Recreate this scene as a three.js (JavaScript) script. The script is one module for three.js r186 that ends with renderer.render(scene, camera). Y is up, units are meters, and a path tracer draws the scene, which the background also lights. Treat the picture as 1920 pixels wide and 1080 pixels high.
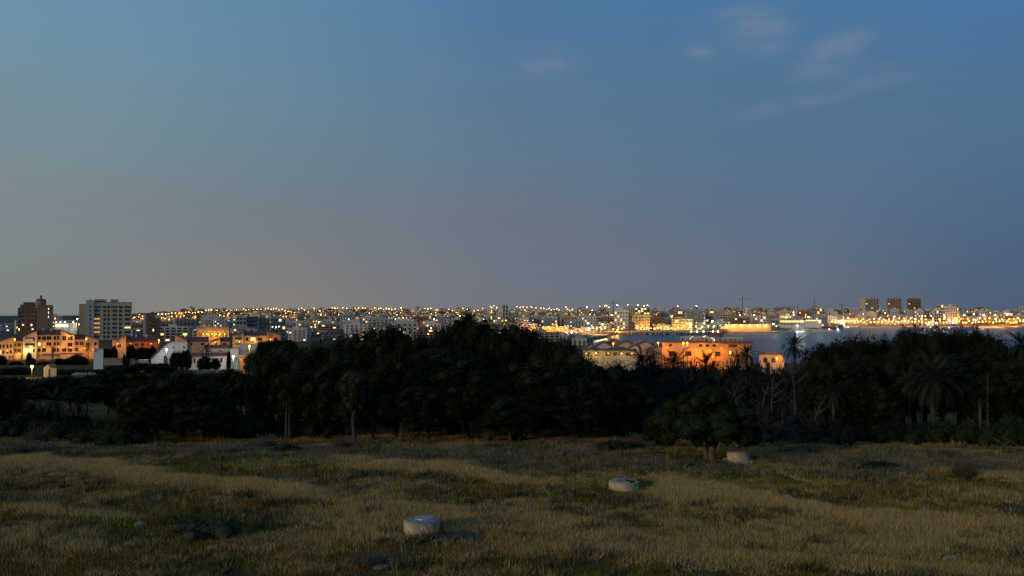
import * as THREE from 'three';
import { mergeGeometries } from 'three/addons/utils/BufferGeometryUtils.js';

// ---------------------------------------------------------------- camera, sky, sun, exposure
const F = 1663, EYE = 8.3, PITCH = Math.atan(50 / F);        // focal length in photo pixels, eye height above the field
const scene = new THREE.Scene();
const camera = new THREE.PerspectiveCamera(2 * Math.atan(540 / F) * 180 / Math.PI, 16 / 9, 0.5, 12000);
camera.position.set(0, EYE, 0);
camera.rotation.x = PITCH;
const renderer = new THREE.WebGLRenderer({ antialias: true });
renderer.setSize(1024, 576);
renderer.toneMapping = THREE.LinearToneMapping;
renderer.toneMappingExposure = 1;
renderer.shadowMap.enabled = true;

function rng(seed) { let a = seed >>> 0; return () => { a = (a + 0x6D2B79F5) | 0; let t = Math.imul(a ^ (a >>> 15), 1 | a); t = (t + Math.imul(t ^ (t >>> 7), 61 | t)) ^ t; return ((t ^ (t >>> 14)) >>> 0) / 4294967296; }; }
const clamp = (v, a = 0, b = 1) => Math.min(b, Math.max(a, v));
const lerp = (a, b, t) => a + (b - a) * t;
const sstep = (a, b, v) => { const t = clamp((v - a) / (b - a)); return t * t * (3 - 2 * t); };
function hash2(ix, iy) { let h = Math.imul(ix, 374761393) + Math.imul(iy, 668265263); h = Math.imul(h ^ (h >>> 13), 1274126177); return ((h ^ (h >>> 16)) >>> 0) / 4294967296; }
function vnoise(x, y) {
  const ix = Math.floor(x), iy = Math.floor(y), fx = x - ix, fy = y - iy, u = fx * fx * (3 - 2 * fx), v = fy * fy * (3 - 2 * fy);
  return lerp(lerp(hash2(ix, iy), hash2(ix + 1, iy), u), lerp(hash2(ix, iy + 1), hash2(ix + 1, iy + 1), u), v);
}
function fbm(x, y, o = 4) { let s = 0, a = 0.5, n = 0; for (let i = 0; i < o; i++) { s += a * vnoise(x, y); n += a; x = x * 2.03 + 17.1; y = y * 2.03 + 5.7; a *= 0.5; } return s / n; }
const s2l = (c) => c <= 0.04045 ? c / 12.92 : Math.pow((c + 0.055) / 1.055, 2.4);
const hex3 = (h) => [s2l((h >> 16 & 255) / 255), s2l((h >> 8 & 255) / 255), s2l((h & 255) / 255)];
function interp(t, v) {
  if (v <= t[0][0]) return t[0][1];
  for (let i = 1; i < t.length; i++) if (v <= t[i][0]) return lerp(t[i - 1][1], t[i][1], (v - t[i - 1][0]) / (t[i][0] - t[i - 1][0]));
  return t[t.length - 1][1];
}

// dusk sky: the last glow of the set sun lies to the left (azimuth -95 from the view), blue grey dusk to the right
{
  const az = [-180, -128, -70, -30, -15, 0, 15, 30, 70, 180];
  const el = [0, 1.7, 6, 10.9, 19.5, 40, 90];
  const grid = [
    [0x6c6c6c, 0x9c8f80, 0x8f8c86, 0x7f8483, 0x847f79, 0x6f727d, 0x656d79, 0x4c5e76, 0x46586f, 0x60686f],
    [0x616b74, 0x9c9184, 0x8c8c88, 0x7f8584, 0x827f7c, 0x6e7380, 0x66707d, 0x4d6079, 0x475a72, 0x616b74],
    [0x607280, 0x959a9a, 0x878e92, 0x7d878b, 0x747f88, 0x6a7584, 0x5f7188, 0x4e6884, 0x466079, 0x607280],
    [0x5c7890, 0x8ca0aa, 0x8095a2, 0x768e98, 0x6b8494, 0x5f788f, 0x577590, 0x50708f, 0x48678a, 0x5c7890],
    [0x557a9c, 0x7fa3b8, 0x749cb4, 0x6a94b0, 0x5f89a8, 0x4e789e, 0x4a769e, 0x4474a3, 0x406c9a, 0x557a9c],
    [0x456f98, 0x6590b0, 0x5c88aa, 0x517fa4, 0x4b789f, 0x436f98, 0x406c96, 0x3d6a96, 0x3a6590, 0x456f98],
    [0x426b95, 0x426b95, 0x426b95, 0x426b95, 0x426b95, 0x426b95, 0x426b95, 0x426b95, 0x426b95, 0x426b95],
  ].map((r) => r.map(hex3));
  const puffs = [ // azimuth, elevation of the photographed cloud wisps, half sizes in degrees, tilt, strength
    [1415, 40, 3.0, 1.5, 0.1, 0.8], [1385, 20, 1.5, 0.5, 0, 0.5], [1445, 42, 1.6, 0.5, -0.1, 0.5], [1318, 95, 1.3, 0.45, -0.25, 0.7], [1565, 95, 2.6, 1.0, 0.45, 1.2], [1590, 75, 1.8, 0.6, 0.1, 0.6],
    [1440, 78, 1.8, 0.8, 0, 0.8], [1655, 135, 3.4, 0.9, -0.1, 0.5], [1015, 122, 2.2, 0.9, 0.1, 0.8], [830, 125, 3.0, 0.8, -0.1, 0.3], [1500, 190, 5.0, 0.5, 0.16, 0.6], [1590, 172, 1.6, 0.5, 0.2, 0.5], [185, 500, 1.2, 0.3, 0, 0.35],
  ].map(([px, py, a, b, t, s]) => [Math.atan((px - 960) / F) * 180 / Math.PI, Math.atan((590 - py) / F * Math.cos(Math.atan((px - 960) / F))) * 180 / Math.PI, a, b, t, s]);
  const W = 2048, H = 1024, data = new Float32Array(W * H * 4);
  const sm = (t) => t * t * (3 - 2 * t) * 0.4 + t * 0.6;
  for (let j = 0; j < H; j++) {
    const e = (j + 0.5) / H * 180 - 90, ee = Math.max(e, 0);
    let r = 0; while (r < el.length - 2 && ee > el[r + 1]) r++;
    const tr = sm(clamp((ee - el[r]) / (el[r + 1] - el[r])));
    for (let i = 0; i < W; i++) {
      let a = ((i + 0.5) / W * 360 - 180) + 90; if (a > 180) a -= 360;      // degrees to the right of the view
      let c = 0; while (c < az.length - 2 && a > az[c + 1]) c++;
      const tc = sm(clamp((a - az[c]) / (az[c + 1] - az[c]))), k = (j * W + i) * 4;
      let m = 0;
      if (e > 0 && e < 25 && Math.abs(a) < 40) {
        for (const [pa, pe, sa, sb, t, s] of puffs) {
          const dx = a - pa, dy = e - pe, x = (dx * Math.cos(t) + dy * Math.sin(t)) / sa, y = (-dx * Math.sin(t) + dy * Math.cos(t)) / sb, q = x * x + y * y;
          if (q < 6) m += s * Math.exp(-q * 1.5) * Math.max(0, 3.1 * fbm(a * 0.75 + 50 + pa, e * 2.1 + 20, 6) - 0.62);
        }
        m = clamp(m, 0, 1.2) * 0.52;
      }
      const haze = 1 + 0.05 * (fbm(a * 0.045 + 30, e * 0.16 + 11, 4) - 0.5);
      const cl = [0.17, 0.225, 0.325];
      for (let q = 0; q < 3; q++) {
        const v = lerp(lerp(grid[r][c][q], grid[r][c + 1][q], tc), lerp(grid[r + 1][c][q], grid[r + 1][c + 1][q], tc), tr) * haze;
        data[k + q] = lerp(v, cl[q], m);
      }
      data[k + 3] = 1;
    }
  }
  const sky = new THREE.DataTexture(data, W, H, THREE.RGBAFormat, THREE.FloatType);
  sky.mapping = THREE.EquirectangularReflectionMapping; sky.magFilter = sky.minFilter = THREE.LinearFilter; sky.wrapS = THREE.RepeatWrapping; sky.needsUpdate = true;
  scene.background = sky; scene.environment = sky;
}
const sun = new THREE.DirectionalLight(new THREE.Color().setRGB(1, 0.76, 0.48), 1.05);   // afterglow low behind the camera's left shoulder
sun.position.set(-125, 30, 62); sun.target.position.set(0, 0, -40);
sun.castShadow = true; sun.shadow.radius = 12; sun.shadow.mapSize.set(2048, 2048);
Object.assign(sun.shadow.camera, { left: -80, right: 80, top: 60, bottom: -60, near: 1, far: 400 });
scene.add(sun, sun.target);

// ---------------------------------------------------------------- helpers
const V3 = (x, y, z) => new THREE.Vector3(x, y, z);
const CP = Math.cos(PITCH), SP = Math.sin(PITCH);
function pt(px, py, D) { const dx = (px - 960) / F, dy = (540 - py) / F, k = D / (CP - dy * SP); return V3(dx * k, EYE + (dy * CP + SP) * k, -D); }
function pyOf(y, D) { const t = (y - EYE) / D; const dy = (t * CP - SP) / (CP + t * SP); return 540 - dy * F; }
function xOf(px, D) { return (px - 960) / F * D; }
function onField(px, py) { const D = EYE / Math.abs((pt(px, py, 1).y - EYE)); return V3(pt(px, py, D).x, 0, -D); }

const lin = (r, g, b) => new THREE.Color().setRGB(r, g, b);
const leafy = (r, g, b) => new THREE.MeshPhysicalMaterial({ color: lin(r, g, b), roughness: 0.8, specularIntensity: 0.25, side: THREE.DoubleSide });
const matte = (r, g, b, rough = 0.9, o = {}) => new THREE.MeshStandardMaterial({ color: lin(r, g, b), roughness: rough, ...o });

function merge(list) {
  const gs = list.flat().map((g) => { const q = g.index ? g.toNonIndexed() : g.clone(); for (const k of Object.keys(q.attributes)) if (!['position', 'normal', 'uv'].includes(k)) q.deleteAttribute(k); if (!q.attributes.normal) q.computeVertexNormals(); if (!q.attributes.uv) q.setAttribute('uv', new THREE.BufferAttribute(new Float32Array(q.attributes.position.count * 2), 2)); return q; });
  return gs.length === 1 ? gs[0] : mergeGeometries(gs);
}
// a box given by its limits
function bx(x0, x1, y0, y1, z0, z1) { const g = new THREE.BoxGeometry(Math.abs(x1 - x0), Math.abs(y1 - y0), Math.abs(z1 - z0)); g.translate((x0 + x1) / 2, (y0 + y1) / 2, (z0 + z1) / 2); return g; }
// an outline extruded from z0 to z1
function prism(pts, z0, z1) { const s = new THREE.Shape(pts.map(([x, y]) => new THREE.Vector2(x, y))); const g = new THREE.ExtrudeGeometry(s, { depth: z1 - z0, bevelEnabled: false }); g.translate(0, 0, z0); return g; }
function rod(a, b, r0, r1 = r0, n = 6) {
  const d = b.clone().sub(a), g = new THREE.CylinderGeometry(r1, r0, d.length(), n, 1); g.translate(0, d.length() / 2, 0);
  g.applyQuaternion(new THREE.Quaternion().setFromUnitVectors(V3(0, 1, 0), d.clone().normalize())); g.translate(a.x, a.y, a.z); return g;
}
const taken = {};
function numbered(n) { const k = taken[n] = (taken[n] ?? -1) + 1; return k ? `${n}_${String(k).padStart(3, '0')}` : n; }
function tag(o, label, category, group, kind) { o.userData = { label, category }; if (group) o.userData.group = group; if (kind) o.userData.kind = kind; return o; }
function shade(o) { o.traverse((m) => { if (m.isMesh) { m.castShadow = true; m.receiveShadow = true; } }); return o; }
function thing(name, label, category, pos, turn = 0, group, kind) { const o = new THREE.Group(); o.name = numbered(name); o.position.copy(pos); o.rotation.y = turn; tag(o, label, category, group, kind); scene.add(o); return o; }
function part(parent, name, geo, mat, label) { const m = new THREE.Mesh(Array.isArray(geo) ? merge(geo) : geo, mat); m.name = name; m.castShadow = m.receiveShadow = true; if (label) m.userData.label = label; parent.add(m); return m; }
function solo(name, label, category, geo, mat, pos, turn = 0, group, kind) { const m = new THREE.Mesh(Array.isArray(geo) ? merge(geo) : geo, mat); m.name = numbered(name); m.castShadow = m.receiveShadow = true; if (pos) m.position.copy(pos); m.rotation.y = turn; tag(m, label, category, group, kind); scene.add(m); return m; }

function noiseTexture(size, fn, repeat = 1, srgb = true) {
  const d = new Uint8Array(size * size * 4);
  for (let j = 0; j < size; j++) for (let i = 0; i < size; i++) { const c = fn(i / size, j / size), k = (j * size + i) * 4; d[k] = c[0] * 255; d[k + 1] = c[1] * 255; d[k + 2] = c[2] * 255; d[k + 3] = 255; }
  const t = new THREE.DataTexture(d, size, size, THREE.RGBAFormat); t.magFilter = THREE.LinearFilter; t.minFilter = THREE.LinearMipmapLinearFilter; t.generateMipmaps = true; t.wrapS = t.wrapT = THREE.RepeatWrapping; t.repeat.set(repeat, repeat); if (srgb) t.colorSpace = THREE.SRGBColorSpace; t.needsUpdate = true; return t;
}

// ---------------------------------------------------------------- terrain
const SEA = -11;
const profLeft = [[62, -0.3], [100, -2.3], [220, -5.1], [330, -8.35], [450, -9], [620, -9.5], [1000, -8], [1500, -2], [2200, 8], [3000, 19], [3600, 23], [5000, 18], [9000, 10]];
const profRight = [[62, -0.3], [110, -3], [230, -6], [300, -8.5], [340, -10.3], [900, -8.6], [1450, -8.2], [1600, -7.6], [2000, -1], [2600, 12], [3200, 17], [5000, 14], [9000, 10]];
const farShore = [[1080, 915], [1345, 935], [1450, 1030], [1560, 1085], [1585, 1440], [1920, 1465], [2600, 1480]];
const bands = [ // strips of pale dry grass, traced on the field: [pixel points], half width in pixels, strength
  [[[-60, 862], [100, 871], [200, 880], [330, 900], [450, 916], [560, 928], [640, 936]], 13, 1],
  [[[640, 872], [700, 877], [850, 880], [950, 892], [1060, 905]], 11, 0.9],
  [[[600, 945], [760, 962], [900, 972], [1050, 975]], 22, 0.6],
  [[[1180, 918], [1300, 927], [1400, 938], [1500, 955], [1600, 970], [1750, 986], [1960, 1000]], 17, 0.9],
  [[[500, 1000], [700, 990], [900, 990], [1150, 1000], [1500, 1010], [1960, 1020]], 26, 0.42],
  [[[1770, 885], [1960, 893]], 12, 0.65], [[[-60, 945], [100, 962], [270, 976]], 6, 0.6],
  [[[-40, 1008], [120, 1015], [260, 1030]], 16, 0.45], [[[1780, 925], [1960, 935]], 14, 0.4], [[[900, 1030], [1300, 1040], [1700, 1062], [1960, 1065]], 14, 0.45],
].map(([pts, hw, s]) => [pts.map(([x, y]) => onField(x, y)), hw, s]);
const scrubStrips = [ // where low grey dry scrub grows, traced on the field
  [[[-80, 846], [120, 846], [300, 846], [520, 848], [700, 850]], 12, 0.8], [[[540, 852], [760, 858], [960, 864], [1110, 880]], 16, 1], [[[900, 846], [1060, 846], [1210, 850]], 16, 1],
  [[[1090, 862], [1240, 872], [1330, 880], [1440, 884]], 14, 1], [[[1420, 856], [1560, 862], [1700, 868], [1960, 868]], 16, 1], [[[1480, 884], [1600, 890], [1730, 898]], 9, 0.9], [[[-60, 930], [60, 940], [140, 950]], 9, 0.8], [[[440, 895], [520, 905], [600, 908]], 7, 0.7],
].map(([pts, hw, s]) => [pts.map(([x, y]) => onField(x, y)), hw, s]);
function strips(list, x, z) {
  const D = -z; if (D < 15 || D > 75) return 0;
  let best = 0;
  for (const [pts, hw, s] of list) for (let i = 1; i < pts.length; i++) {
    const a = pts[i - 1], b = pts[i]; if ((x < a.x && i > 1) || (x > b.x && i < pts.length - 1) || x < a.x - 3 || x > b.x + 3) continue;
    const t = clamp((x - a.x) / (b.x - a.x)), zc = lerp(a.z, b.z, t), w = hw * D * D / (EYE * F), wob = (fbm(x * 0.35 + 9, z * 0.35, 3) - 0.5) * 2.2 * w;
    const q = Math.abs(z - zc + wob) / w, e = pts[pts.length - 1], end = sstep(-1.5, 3.5, x - pts[0].x + wob) * sstep(-1.5, 3.5, e.x - x + wob); best = Math.max(best, s * end * (1 - sstep(0.25, 1.4, q)) * (0.45 + 0.9 * fbm(x * 0.8 + 31, z * 0.8, 3)));
  }
  return best;
}
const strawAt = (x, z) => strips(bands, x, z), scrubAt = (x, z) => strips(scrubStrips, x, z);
function terrain(x, z) {
  const D = -z;
  const field = (fbm(x * 0.12 + 40, z * 0.12, 3) - 0.5) * 0.35 + (fbm(x * 0.6, z * 0.6 + 7, 3) - 0.5) * 0.1;
  if (D < 50) return field + strawAt(x, z) * 0.05;
  const s = 960 + F * x / Math.max(D, 60);
  const k = 0.32 + 0.68 * sstep(60, 430, s);
  let l = interp(profLeft, D); if (D > 620) l = -9.5 + (l + 9.5) * k;
  const r = interp(profRight, D);
  let h = lerp(l, r, sstep(930, 1120, s));
  const shore = interp(farShore, s);
  const edge = D > 640 ? lerp(1096, 1136, sstep(640, 760, D)) + (fbm(D * 0.02, 3, 2) - 0.5) * 20 : 1096;
  const w = sstep(edge, edge + 14, s) * sstep(338, 352, D) * (1 - sstep(shore - 8, shore + 2, D));
  h = lerp(h, -15, w);
  if (D > 620) h += (fbm(x * 0.003 + 3, z * 0.003, 3) - 0.5) * Math.min(6, (D - 620) * 0.006) * (1 - w) * (D > 1500 ? 1 : 0.4);
  return lerp(field, h + (fbm(x * 0.05, z * 0.05, 3) - 0.5) * 0.6 * (1 - w), sstep(50, 66, D)) + strawAt(x, z) * 0.05;
}
{
  const ang = [];
  for (let a = -180; a < -42; a += 6) ang.push(a); for (let a = -42; a < 42; a += 0.2) ang.push(a); for (let a = 42; a <= 180; a += 6) ang.push(a);
  const rad = [0.5, 3, 7, 12, 16, 19]; for (let r = 21; r < 75; r += 0.32) rad.push(r); for (let r = 75; r < 9000; r *= 1.024) rad.push(r); rad.push(9500);
  const pos = [], col = [], uv = [], idx = [];
  for (const r of rad) for (const a of ang) {
    const x = r * Math.sin(a * Math.PI / 180), z = -r * Math.cos(a * Math.PI / 180);
    pos.push(x, terrain(x, z), z); uv.push(x / 2.4, z / 2.4);
    const D = -z, st = strawAt(x, z), n1 = fbm(x * 0.16 + 3, z * 0.22 + 8, 4), n2 = fbm(x * 0.9, z * 0.9, 3);
    const green = [0.13, 0.1, 0.02], brown = [0.15, 0.098, 0.03], straw = [0.28, 0.19, 0.085];
    const t = sstep(0.35, 0.65, n1);
    const c = [0, 1, 2].map((i) => { let v = lerp(green[i], brown[i], t); v = lerp(v, straw[i], st * 0.8); return v * (0.7 + 0.6 * n2); });
    if (D > 600) { const e = [0.13, 0.12, 0.1]; for (let i = 0; i < 3; i++) c[i] = e[i] * (0.6 + 0.8 * n2); }
    col.push(...c);
  }
  const n = ang.length;
  for (let j = 0; j < rad.length - 1; j++) for (let i = 0; i < n - 1; i++) { const a = j * n + i, b = a + 1, c = a + n, d = c + 1; idx.push(a, c, b, b, c, d); }
  const g = new THREE.BufferGeometry();
  g.setAttribute('position', new THREE.Float32BufferAttribute(pos, 3)); g.setAttribute('color', new THREE.Float32BufferAttribute(col, 3)); g.setAttribute('uv', new THREE.Float32BufferAttribute(uv, 2)); g.setIndex(idx);
  { const p = g.attributes.position, q = idx; const ax = V3(), b = V3(), c = V3(); ax.fromBufferAttribute(p, q[3000]); b.fromBufferAttribute(p, q[3001]); c.fromBufferAttribute(p, q[3002]); if (b.sub(ax).cross(c.sub(ax)).y < 0) { for (let i = 0; i < idx.length; i += 3) { const t = idx[i]; idx[i] = idx[i + 1]; idx[i + 1] = t; } g.setIndex(idx); } }
  g.computeVertexNormals();
  const m = new THREE.MeshPhysicalMaterial({ vertexColors: true, roughness: 1, specularIntensity: 0.15, map: noiseTexture(512, (u, v) => { const a = 0.62 + 0.38 * (0.5 * vnoise(u * 64, v * 64) + 0.5 * vnoise(u * 171, v * 171)) ; return [a, a, a]; }) });
  solo('ground', 'dry grassy field sloping down to the coastal town', 'ground', g, m, null, 0, null, 'structure');
}
{ // the bay
  const sea = new THREE.PlaneGeometry(9000, 1700, 300, 120); sea.rotateX(-Math.PI / 2);
  const p = sea.attributes.position, uv = sea.attributes.uv;
  for (let i = 0; i < p.count; i++) uv.setXY(i, p.getX(i) / 26, p.getZ(i) / 26);
  const bump = noiseTexture(512, (u, v) => { const w = 24, f = (a, b) => { const x = u * a, y = v * b; return lerp(lerp(vnoise(x, y), vnoise(x - a, y), u), lerp(vnoise(x, y - b), vnoise(x - a, y - b), u), v); }; const h = 0.6 * f(w, w * 1.6) + 0.4 * f(w * 2.6, w * 3.7); return [h, h, h]; }, 1, false);
  const m = new THREE.MeshPhysicalMaterial({ color: lin(0.012, 0.03, 0.05), roughness: 0.3, ior: 1.333, bumpMap: bump, bumpScale: 0.6 });
  solo('sea', 'calm dark blue bay between the trees and the lit promenade', 'sea', sea, m, V3(3200, SEA, -320 - 850), 0, null, 'structure');
}

// ---------------------------------------------------------------- grass and ground cover of the field
function tuft(seed, blades, spread, h, w) {
  const R = rng(seed), pos = [], nor = [];
  for (let i = 0; i < blades; i++) {
    const a = R() * 6.283, r = Math.sqrt(R()) * spread, x = Math.cos(a) * r, z = Math.sin(a) * r, hh = h * (0.55 + 0.6 * R()), b = R() * 6.283, lean = hh * (0.1 + 0.45 * R()), la = R() * 6.283, ww = w * (0.7 + 0.6 * R());
    pos.push(x - Math.cos(b) * ww, -0.03, z - Math.sin(b) * ww, x + Math.cos(b) * ww, -0.03, z + Math.sin(b) * ww, x + Math.cos(la) * lean, hh, z + Math.sin(la) * lean);
    for (let q = 0; q < 3; q++) { const n = V3(-Math.sin(b), 0.7, Math.cos(b)).normalize(); nor.push(n.x, n.y, n.z); }
  }
  const g = new THREE.BufferGeometry(); g.setAttribute('position', new THREE.Float32BufferAttribute(pos, 3)); g.setAttribute('normal', new THREE.Float32BufferAttribute(nor, 3)); return g;
}
const soilMound = onField(862, 1012);
const wells = [onField(791, 1003), onField(1170, 913), onField(1384, 868)];
function scatter(name, label, geo, count, seed, mat, pick, kindCategory = 'grass') {
  const R = rng(seed), M = new THREE.Matrix4(), Q = new THREE.Quaternion(), list = [];
  let guard = 0;
  while (list.length < count && guard++ < count * 12) {
    const D = Math.sqrt(lerp(24 * 24, 66 * 66, R())), x = (R() * 2 - 1) * 0.63 * D, z = -D, c = pick(x, z, R);
    if (!c || wells.some((w) => Math.hypot(w.x - x, w.z - z) < 0.8)) continue;
    list.push([x, z, c, R() * 6.283]);
  }
  const im = new THREE.InstancedMesh(geo, mat, list.length), col = new THREE.Color();
  list.forEach(([x, z, c, a], i) => { Q.setFromAxisAngle(V3(0, 1, 0), a); M.compose(V3(x, terrain(x, z), z), Q, V3(c.s, c.s * c.h, c.s)); im.setMatrixAt(i, M); im.setColorAt(i, col.setRGB(...c.c)); });
  im.name = numbered(name); im.castShadow = im.receiveShadow = true; tag(im, label, kindCategory, null, 'stuff'); scene.add(im);
}
const bladeMat = new THREE.MeshPhysicalMaterial({ color: 0xffffff, roughness: 0.9, specularIntensity: 0.15, side: THREE.DoubleSide });
const inSoil = (x, z) => Math.hypot((x - soilMound.x) / 1.0, (z - soilMound.z) / 0.6) < 1;
scatter('dry_grass', 'pale straw coloured dry grass standing in strips across the field', tuft(1, 16, 0.2, 0.27, 0.008), 52000, 11, bladeMat, (x, z, R) => {
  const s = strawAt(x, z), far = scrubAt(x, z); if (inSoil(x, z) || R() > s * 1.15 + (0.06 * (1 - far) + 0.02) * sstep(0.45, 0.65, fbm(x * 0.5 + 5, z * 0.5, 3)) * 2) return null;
  const k = 0.75 + 0.5 * R(), w = R(); return { s: 0.7 + 0.6 * R(), h: 0.45 + 0.75 * s * R() + 0.2 * R(), c: [lerp(0.62, 0.5, w) * k, lerp(0.405, 0.355, w) * k, lerp(0.165, 0.14, w) * k] };
});
scatter('short_grass', 'short olive brown grass covering the field', tuft(2, 18, 0.3, 0.085, 0.011), 90000, 12, bladeMat, (x, z, R) => {
  const s = strawAt(x, z), n = fbm(x * 0.16 + 3, z * 0.22 + 8, 4), gr = fbm(x * 0.11 + 90, z * 0.2 + 4, 3);
  if (inSoil(x, z) || R() < s * 0.7 || fbm(x * 0.9, z * 0.9, 3) < 0.41) return null;
  const k = (0.55 + 0.8 * R()), t = sstep(0.38, 0.62, n), g = sstep(0.5, 0.66, gr);
  let c = [lerp(0.235, 0.27, t), lerp(0.168, 0.152, t), lerp(0.022, 0.036, t)]; c = [lerp(c[0], 0.15, g * 0.6), lerp(c[1], 0.145, g * 0.6), lerp(c[2], 0.022, g * 0.6)];
  return { s: 0.6 + 0.8 * R(), h: 0.6 + 0.9 * R(), c: c.map((v) => v * k) };
});
scatter('weed_stalks', 'thin taller weed stalks scattered over the field', tuft(3, 5, 0.12, 0.42, 0.006), 7000, 13, bladeMat, (x, z, R) => {
  if (R() > 0.25 + strawAt(x, z) * 0.7) return null; const k = 0.7 + 0.7 * R(); return { s: 0.7 + 0.6 * R(), h: 0.7 + 0.6 * R(), c: [0.36 * k, 0.3 * k, 0.17 * k] };
}, 'weeds');
scatter('pebbles', 'small pale stones lying in the thin grass', (() => { const g = new THREE.IcosahedronGeometry(0.06, 0); g.scale(1.3, 0.6, 1); return g; })(), 900, 14, new THREE.MeshStandardMaterial({ roughness: 0.95 }), (x, z, R) => {
  if (-z < 44 && R() > 0.15) return null; const k = 0.7 + 0.6 * R(); return { s: 0.5 + 1.2 * R(), h: 0.8, c: [0.3 * k, 0.28 * k, 0.25 * k] };
}, 'stones');

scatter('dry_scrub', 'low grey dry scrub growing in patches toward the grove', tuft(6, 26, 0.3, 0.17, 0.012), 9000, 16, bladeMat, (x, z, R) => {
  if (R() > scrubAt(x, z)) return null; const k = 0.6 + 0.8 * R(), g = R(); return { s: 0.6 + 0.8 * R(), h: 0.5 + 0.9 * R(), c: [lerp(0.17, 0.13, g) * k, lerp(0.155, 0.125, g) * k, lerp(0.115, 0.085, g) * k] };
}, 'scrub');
scatter('field_herbs', 'small dark herbs and thistles dotted through the grass', (() => { const R = rng(4), l = []; for (let i = 0; i < 60; i++) { const a = R() * 6.283, r = R() * 0.28, b = V3(Math.cos(a) * r, 0, Math.sin(a) * r), t = V3(Math.cos(a) * (r + 0.12), 0.08 + 0.24 * R(), Math.sin(a) * (r + 0.12)), s = V3(R() - 0.5, R() - 0.5, R() - 0.5).multiplyScalar(0.06); l.push(b.x - s.x, b.y - s.y, b.z - s.z, b.x + s.x, b.y + s.y, b.z + s.z, t.x, t.y, t.z); } const g = new THREE.BufferGeometry(); g.setAttribute('position', new THREE.Float32BufferAttribute(l, 3)); g.computeVertexNormals(); return g; })(), 1100, 15, bladeMat, (x, z, R) => {
  if (fbm(x * 0.3 + 70, z * 0.3, 3) < 0.5 || R() < strawAt(x, z)) return null; const k = 0.6 + 0.7 * R(), g = R(); return { s: 0.5 + 1.1 * R(), h: 0.7 + 0.5 * R(), c: [lerp(0.09, 0.17, g) * k, lerp(0.085, 0.12, g) * k, lerp(0.03, 0.06, g) * k] };
}, 'herbs');

// ---------------------------------------------------------------- foliage makers
function leafBurst(R, out, cx, cy, cz, rc, n, len, wid, flat = 1) {
  for (let i = 0; i < n; i++) {
    const u = R() * 2 - 1, a = R() * 6.283, q = Math.sqrt(1 - u * u), d = V3(q * Math.cos(a), u * flat, q * Math.sin(a)), r = rc * (0.35 + 0.68 * Math.sqrt(R()));
    const p = V3(cx + d.x * r, cy + d.y * r, cz + d.z * r), dir = d.clone().add(V3(R() - 0.5, R() - 0.45, R() - 0.5).multiplyScalar(1.1)).normalize();
    const side = V3(R() - 0.5, R() - 0.5, R() - 0.5).cross(dir).normalize(), L = len * (0.6 + 0.8 * R()), w = wid * (0.6 + 0.8 * R());
    const b1 = p.clone().addScaledVector(side, w), b2 = p.clone().addScaledVector(side, -w), t = p.clone().addScaledVector(dir, L);
    out.push(b1.x, b1.y, b1.z, b2.x, b2.y, b2.z, t.x, t.y, t.z);
  }
}
const ico1 = new THREE.IcosahedronGeometry(1, 1);
function blob(R, out, cx, cy, cz, r, fy = 1) {
  const p = ico1.attributes.position, o1 = R() * 40;
  for (let i = 0; i < p.count; i++) { const x = p.getX(i), y = p.getY(i), z = p.getZ(i), k = r * (0.78 + 0.44 * vnoise(x * 2.3 + o1, y * 2.3 + z * 1.7 + o1)); out.push(cx + x * k, cy + y * k * fy, cz + z * k); }
}
function soup(arr) { const g = new THREE.BufferGeometry(); g.setAttribute('position', new THREE.Float32BufferAttribute(arr, 3)); g.computeVertexNormals(); return g; }
// a crown of radius rx, ry about its own centre, made of leaf clumps with gaps
function crown(seed, rx, ry, clumps, leaves, len, wid, o = {}) {
  const R = rng(seed), out = [], low = o.low ?? -0.55;
  for (let i = 0; i < clumps; i++) {
    const y = lerp(low, 1, Math.pow((i + R()) / clumps, 0.8)), a = i * 2.39996 + R() * 0.8, q = Math.sqrt(Math.max(0, 1 - y * y)) * (0.95 + 0.25 * (R() - 0.5)), rr = (R() < 0.22 ? 0.45 : 0.72 + 0.16 * R());
    const lob = 0.72 + 0.62 * vnoise(Math.cos(a) * 1.6 + seed * 3.1, Math.sin(a) * 1.6 + y * 1.8 + seed), rc = rx * (o.rc ?? 0.3) * (0.5 + 1.0 * R() * R() + 0.2 * R()), cx = Math.cos(a) * q * rx * rr * lob, cz = Math.sin(a) * q * rx * rr * lob, cy = y * ry * rr * (0.75 + 0.25 * lob);
    blob(R, out, cx, cy, cz, rc * 0.55, 0.7);
    leafBurst(R, out, cx, cy, cz, rc, leaves, len, wid, 0.75);
  }
  if (o.core) blob(R, out, 0, -0.05 * ry, 0, rx * o.core, ry / rx);
  return soup(out);
}
function trunkGeo(pts, rs, n = 7) { const l = []; for (let i = 1; i < pts.length; i++) l.push(rod(pts[i - 1], pts[i], rs[i - 1], rs[i], n)); return merge(l); }
const barkMat = matte(0.045, 0.036, 0.027, 0.95), paleBark = matte(0.055, 0.05, 0.043, 0.95);
const pineMats = [leafy(0.0115, 0.0145, 0.0045), leafy(0.0145, 0.017, 0.005), leafy(0.01, 0.013, 0.005)];
const pineCrowns = [0, 1, 2, 3, 4].map((i) => crown(100 + i, 3, [2.1, 2.6, 1.9, 2.3, 2.9][i], 70, 190, 0.2, 0.042, { low: [-0.75, -0.9, -0.6, -0.8, -0.95][i], core: 0.5 }));
const crownBox = pineCrowns.map((g) => { g.computeBoundingBox(); const b = g.boundingBox; return { top: b.max.y, low: b.min.y, r: (b.max.x - b.min.x + b.max.z - b.min.z) / 4 }; });
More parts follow.
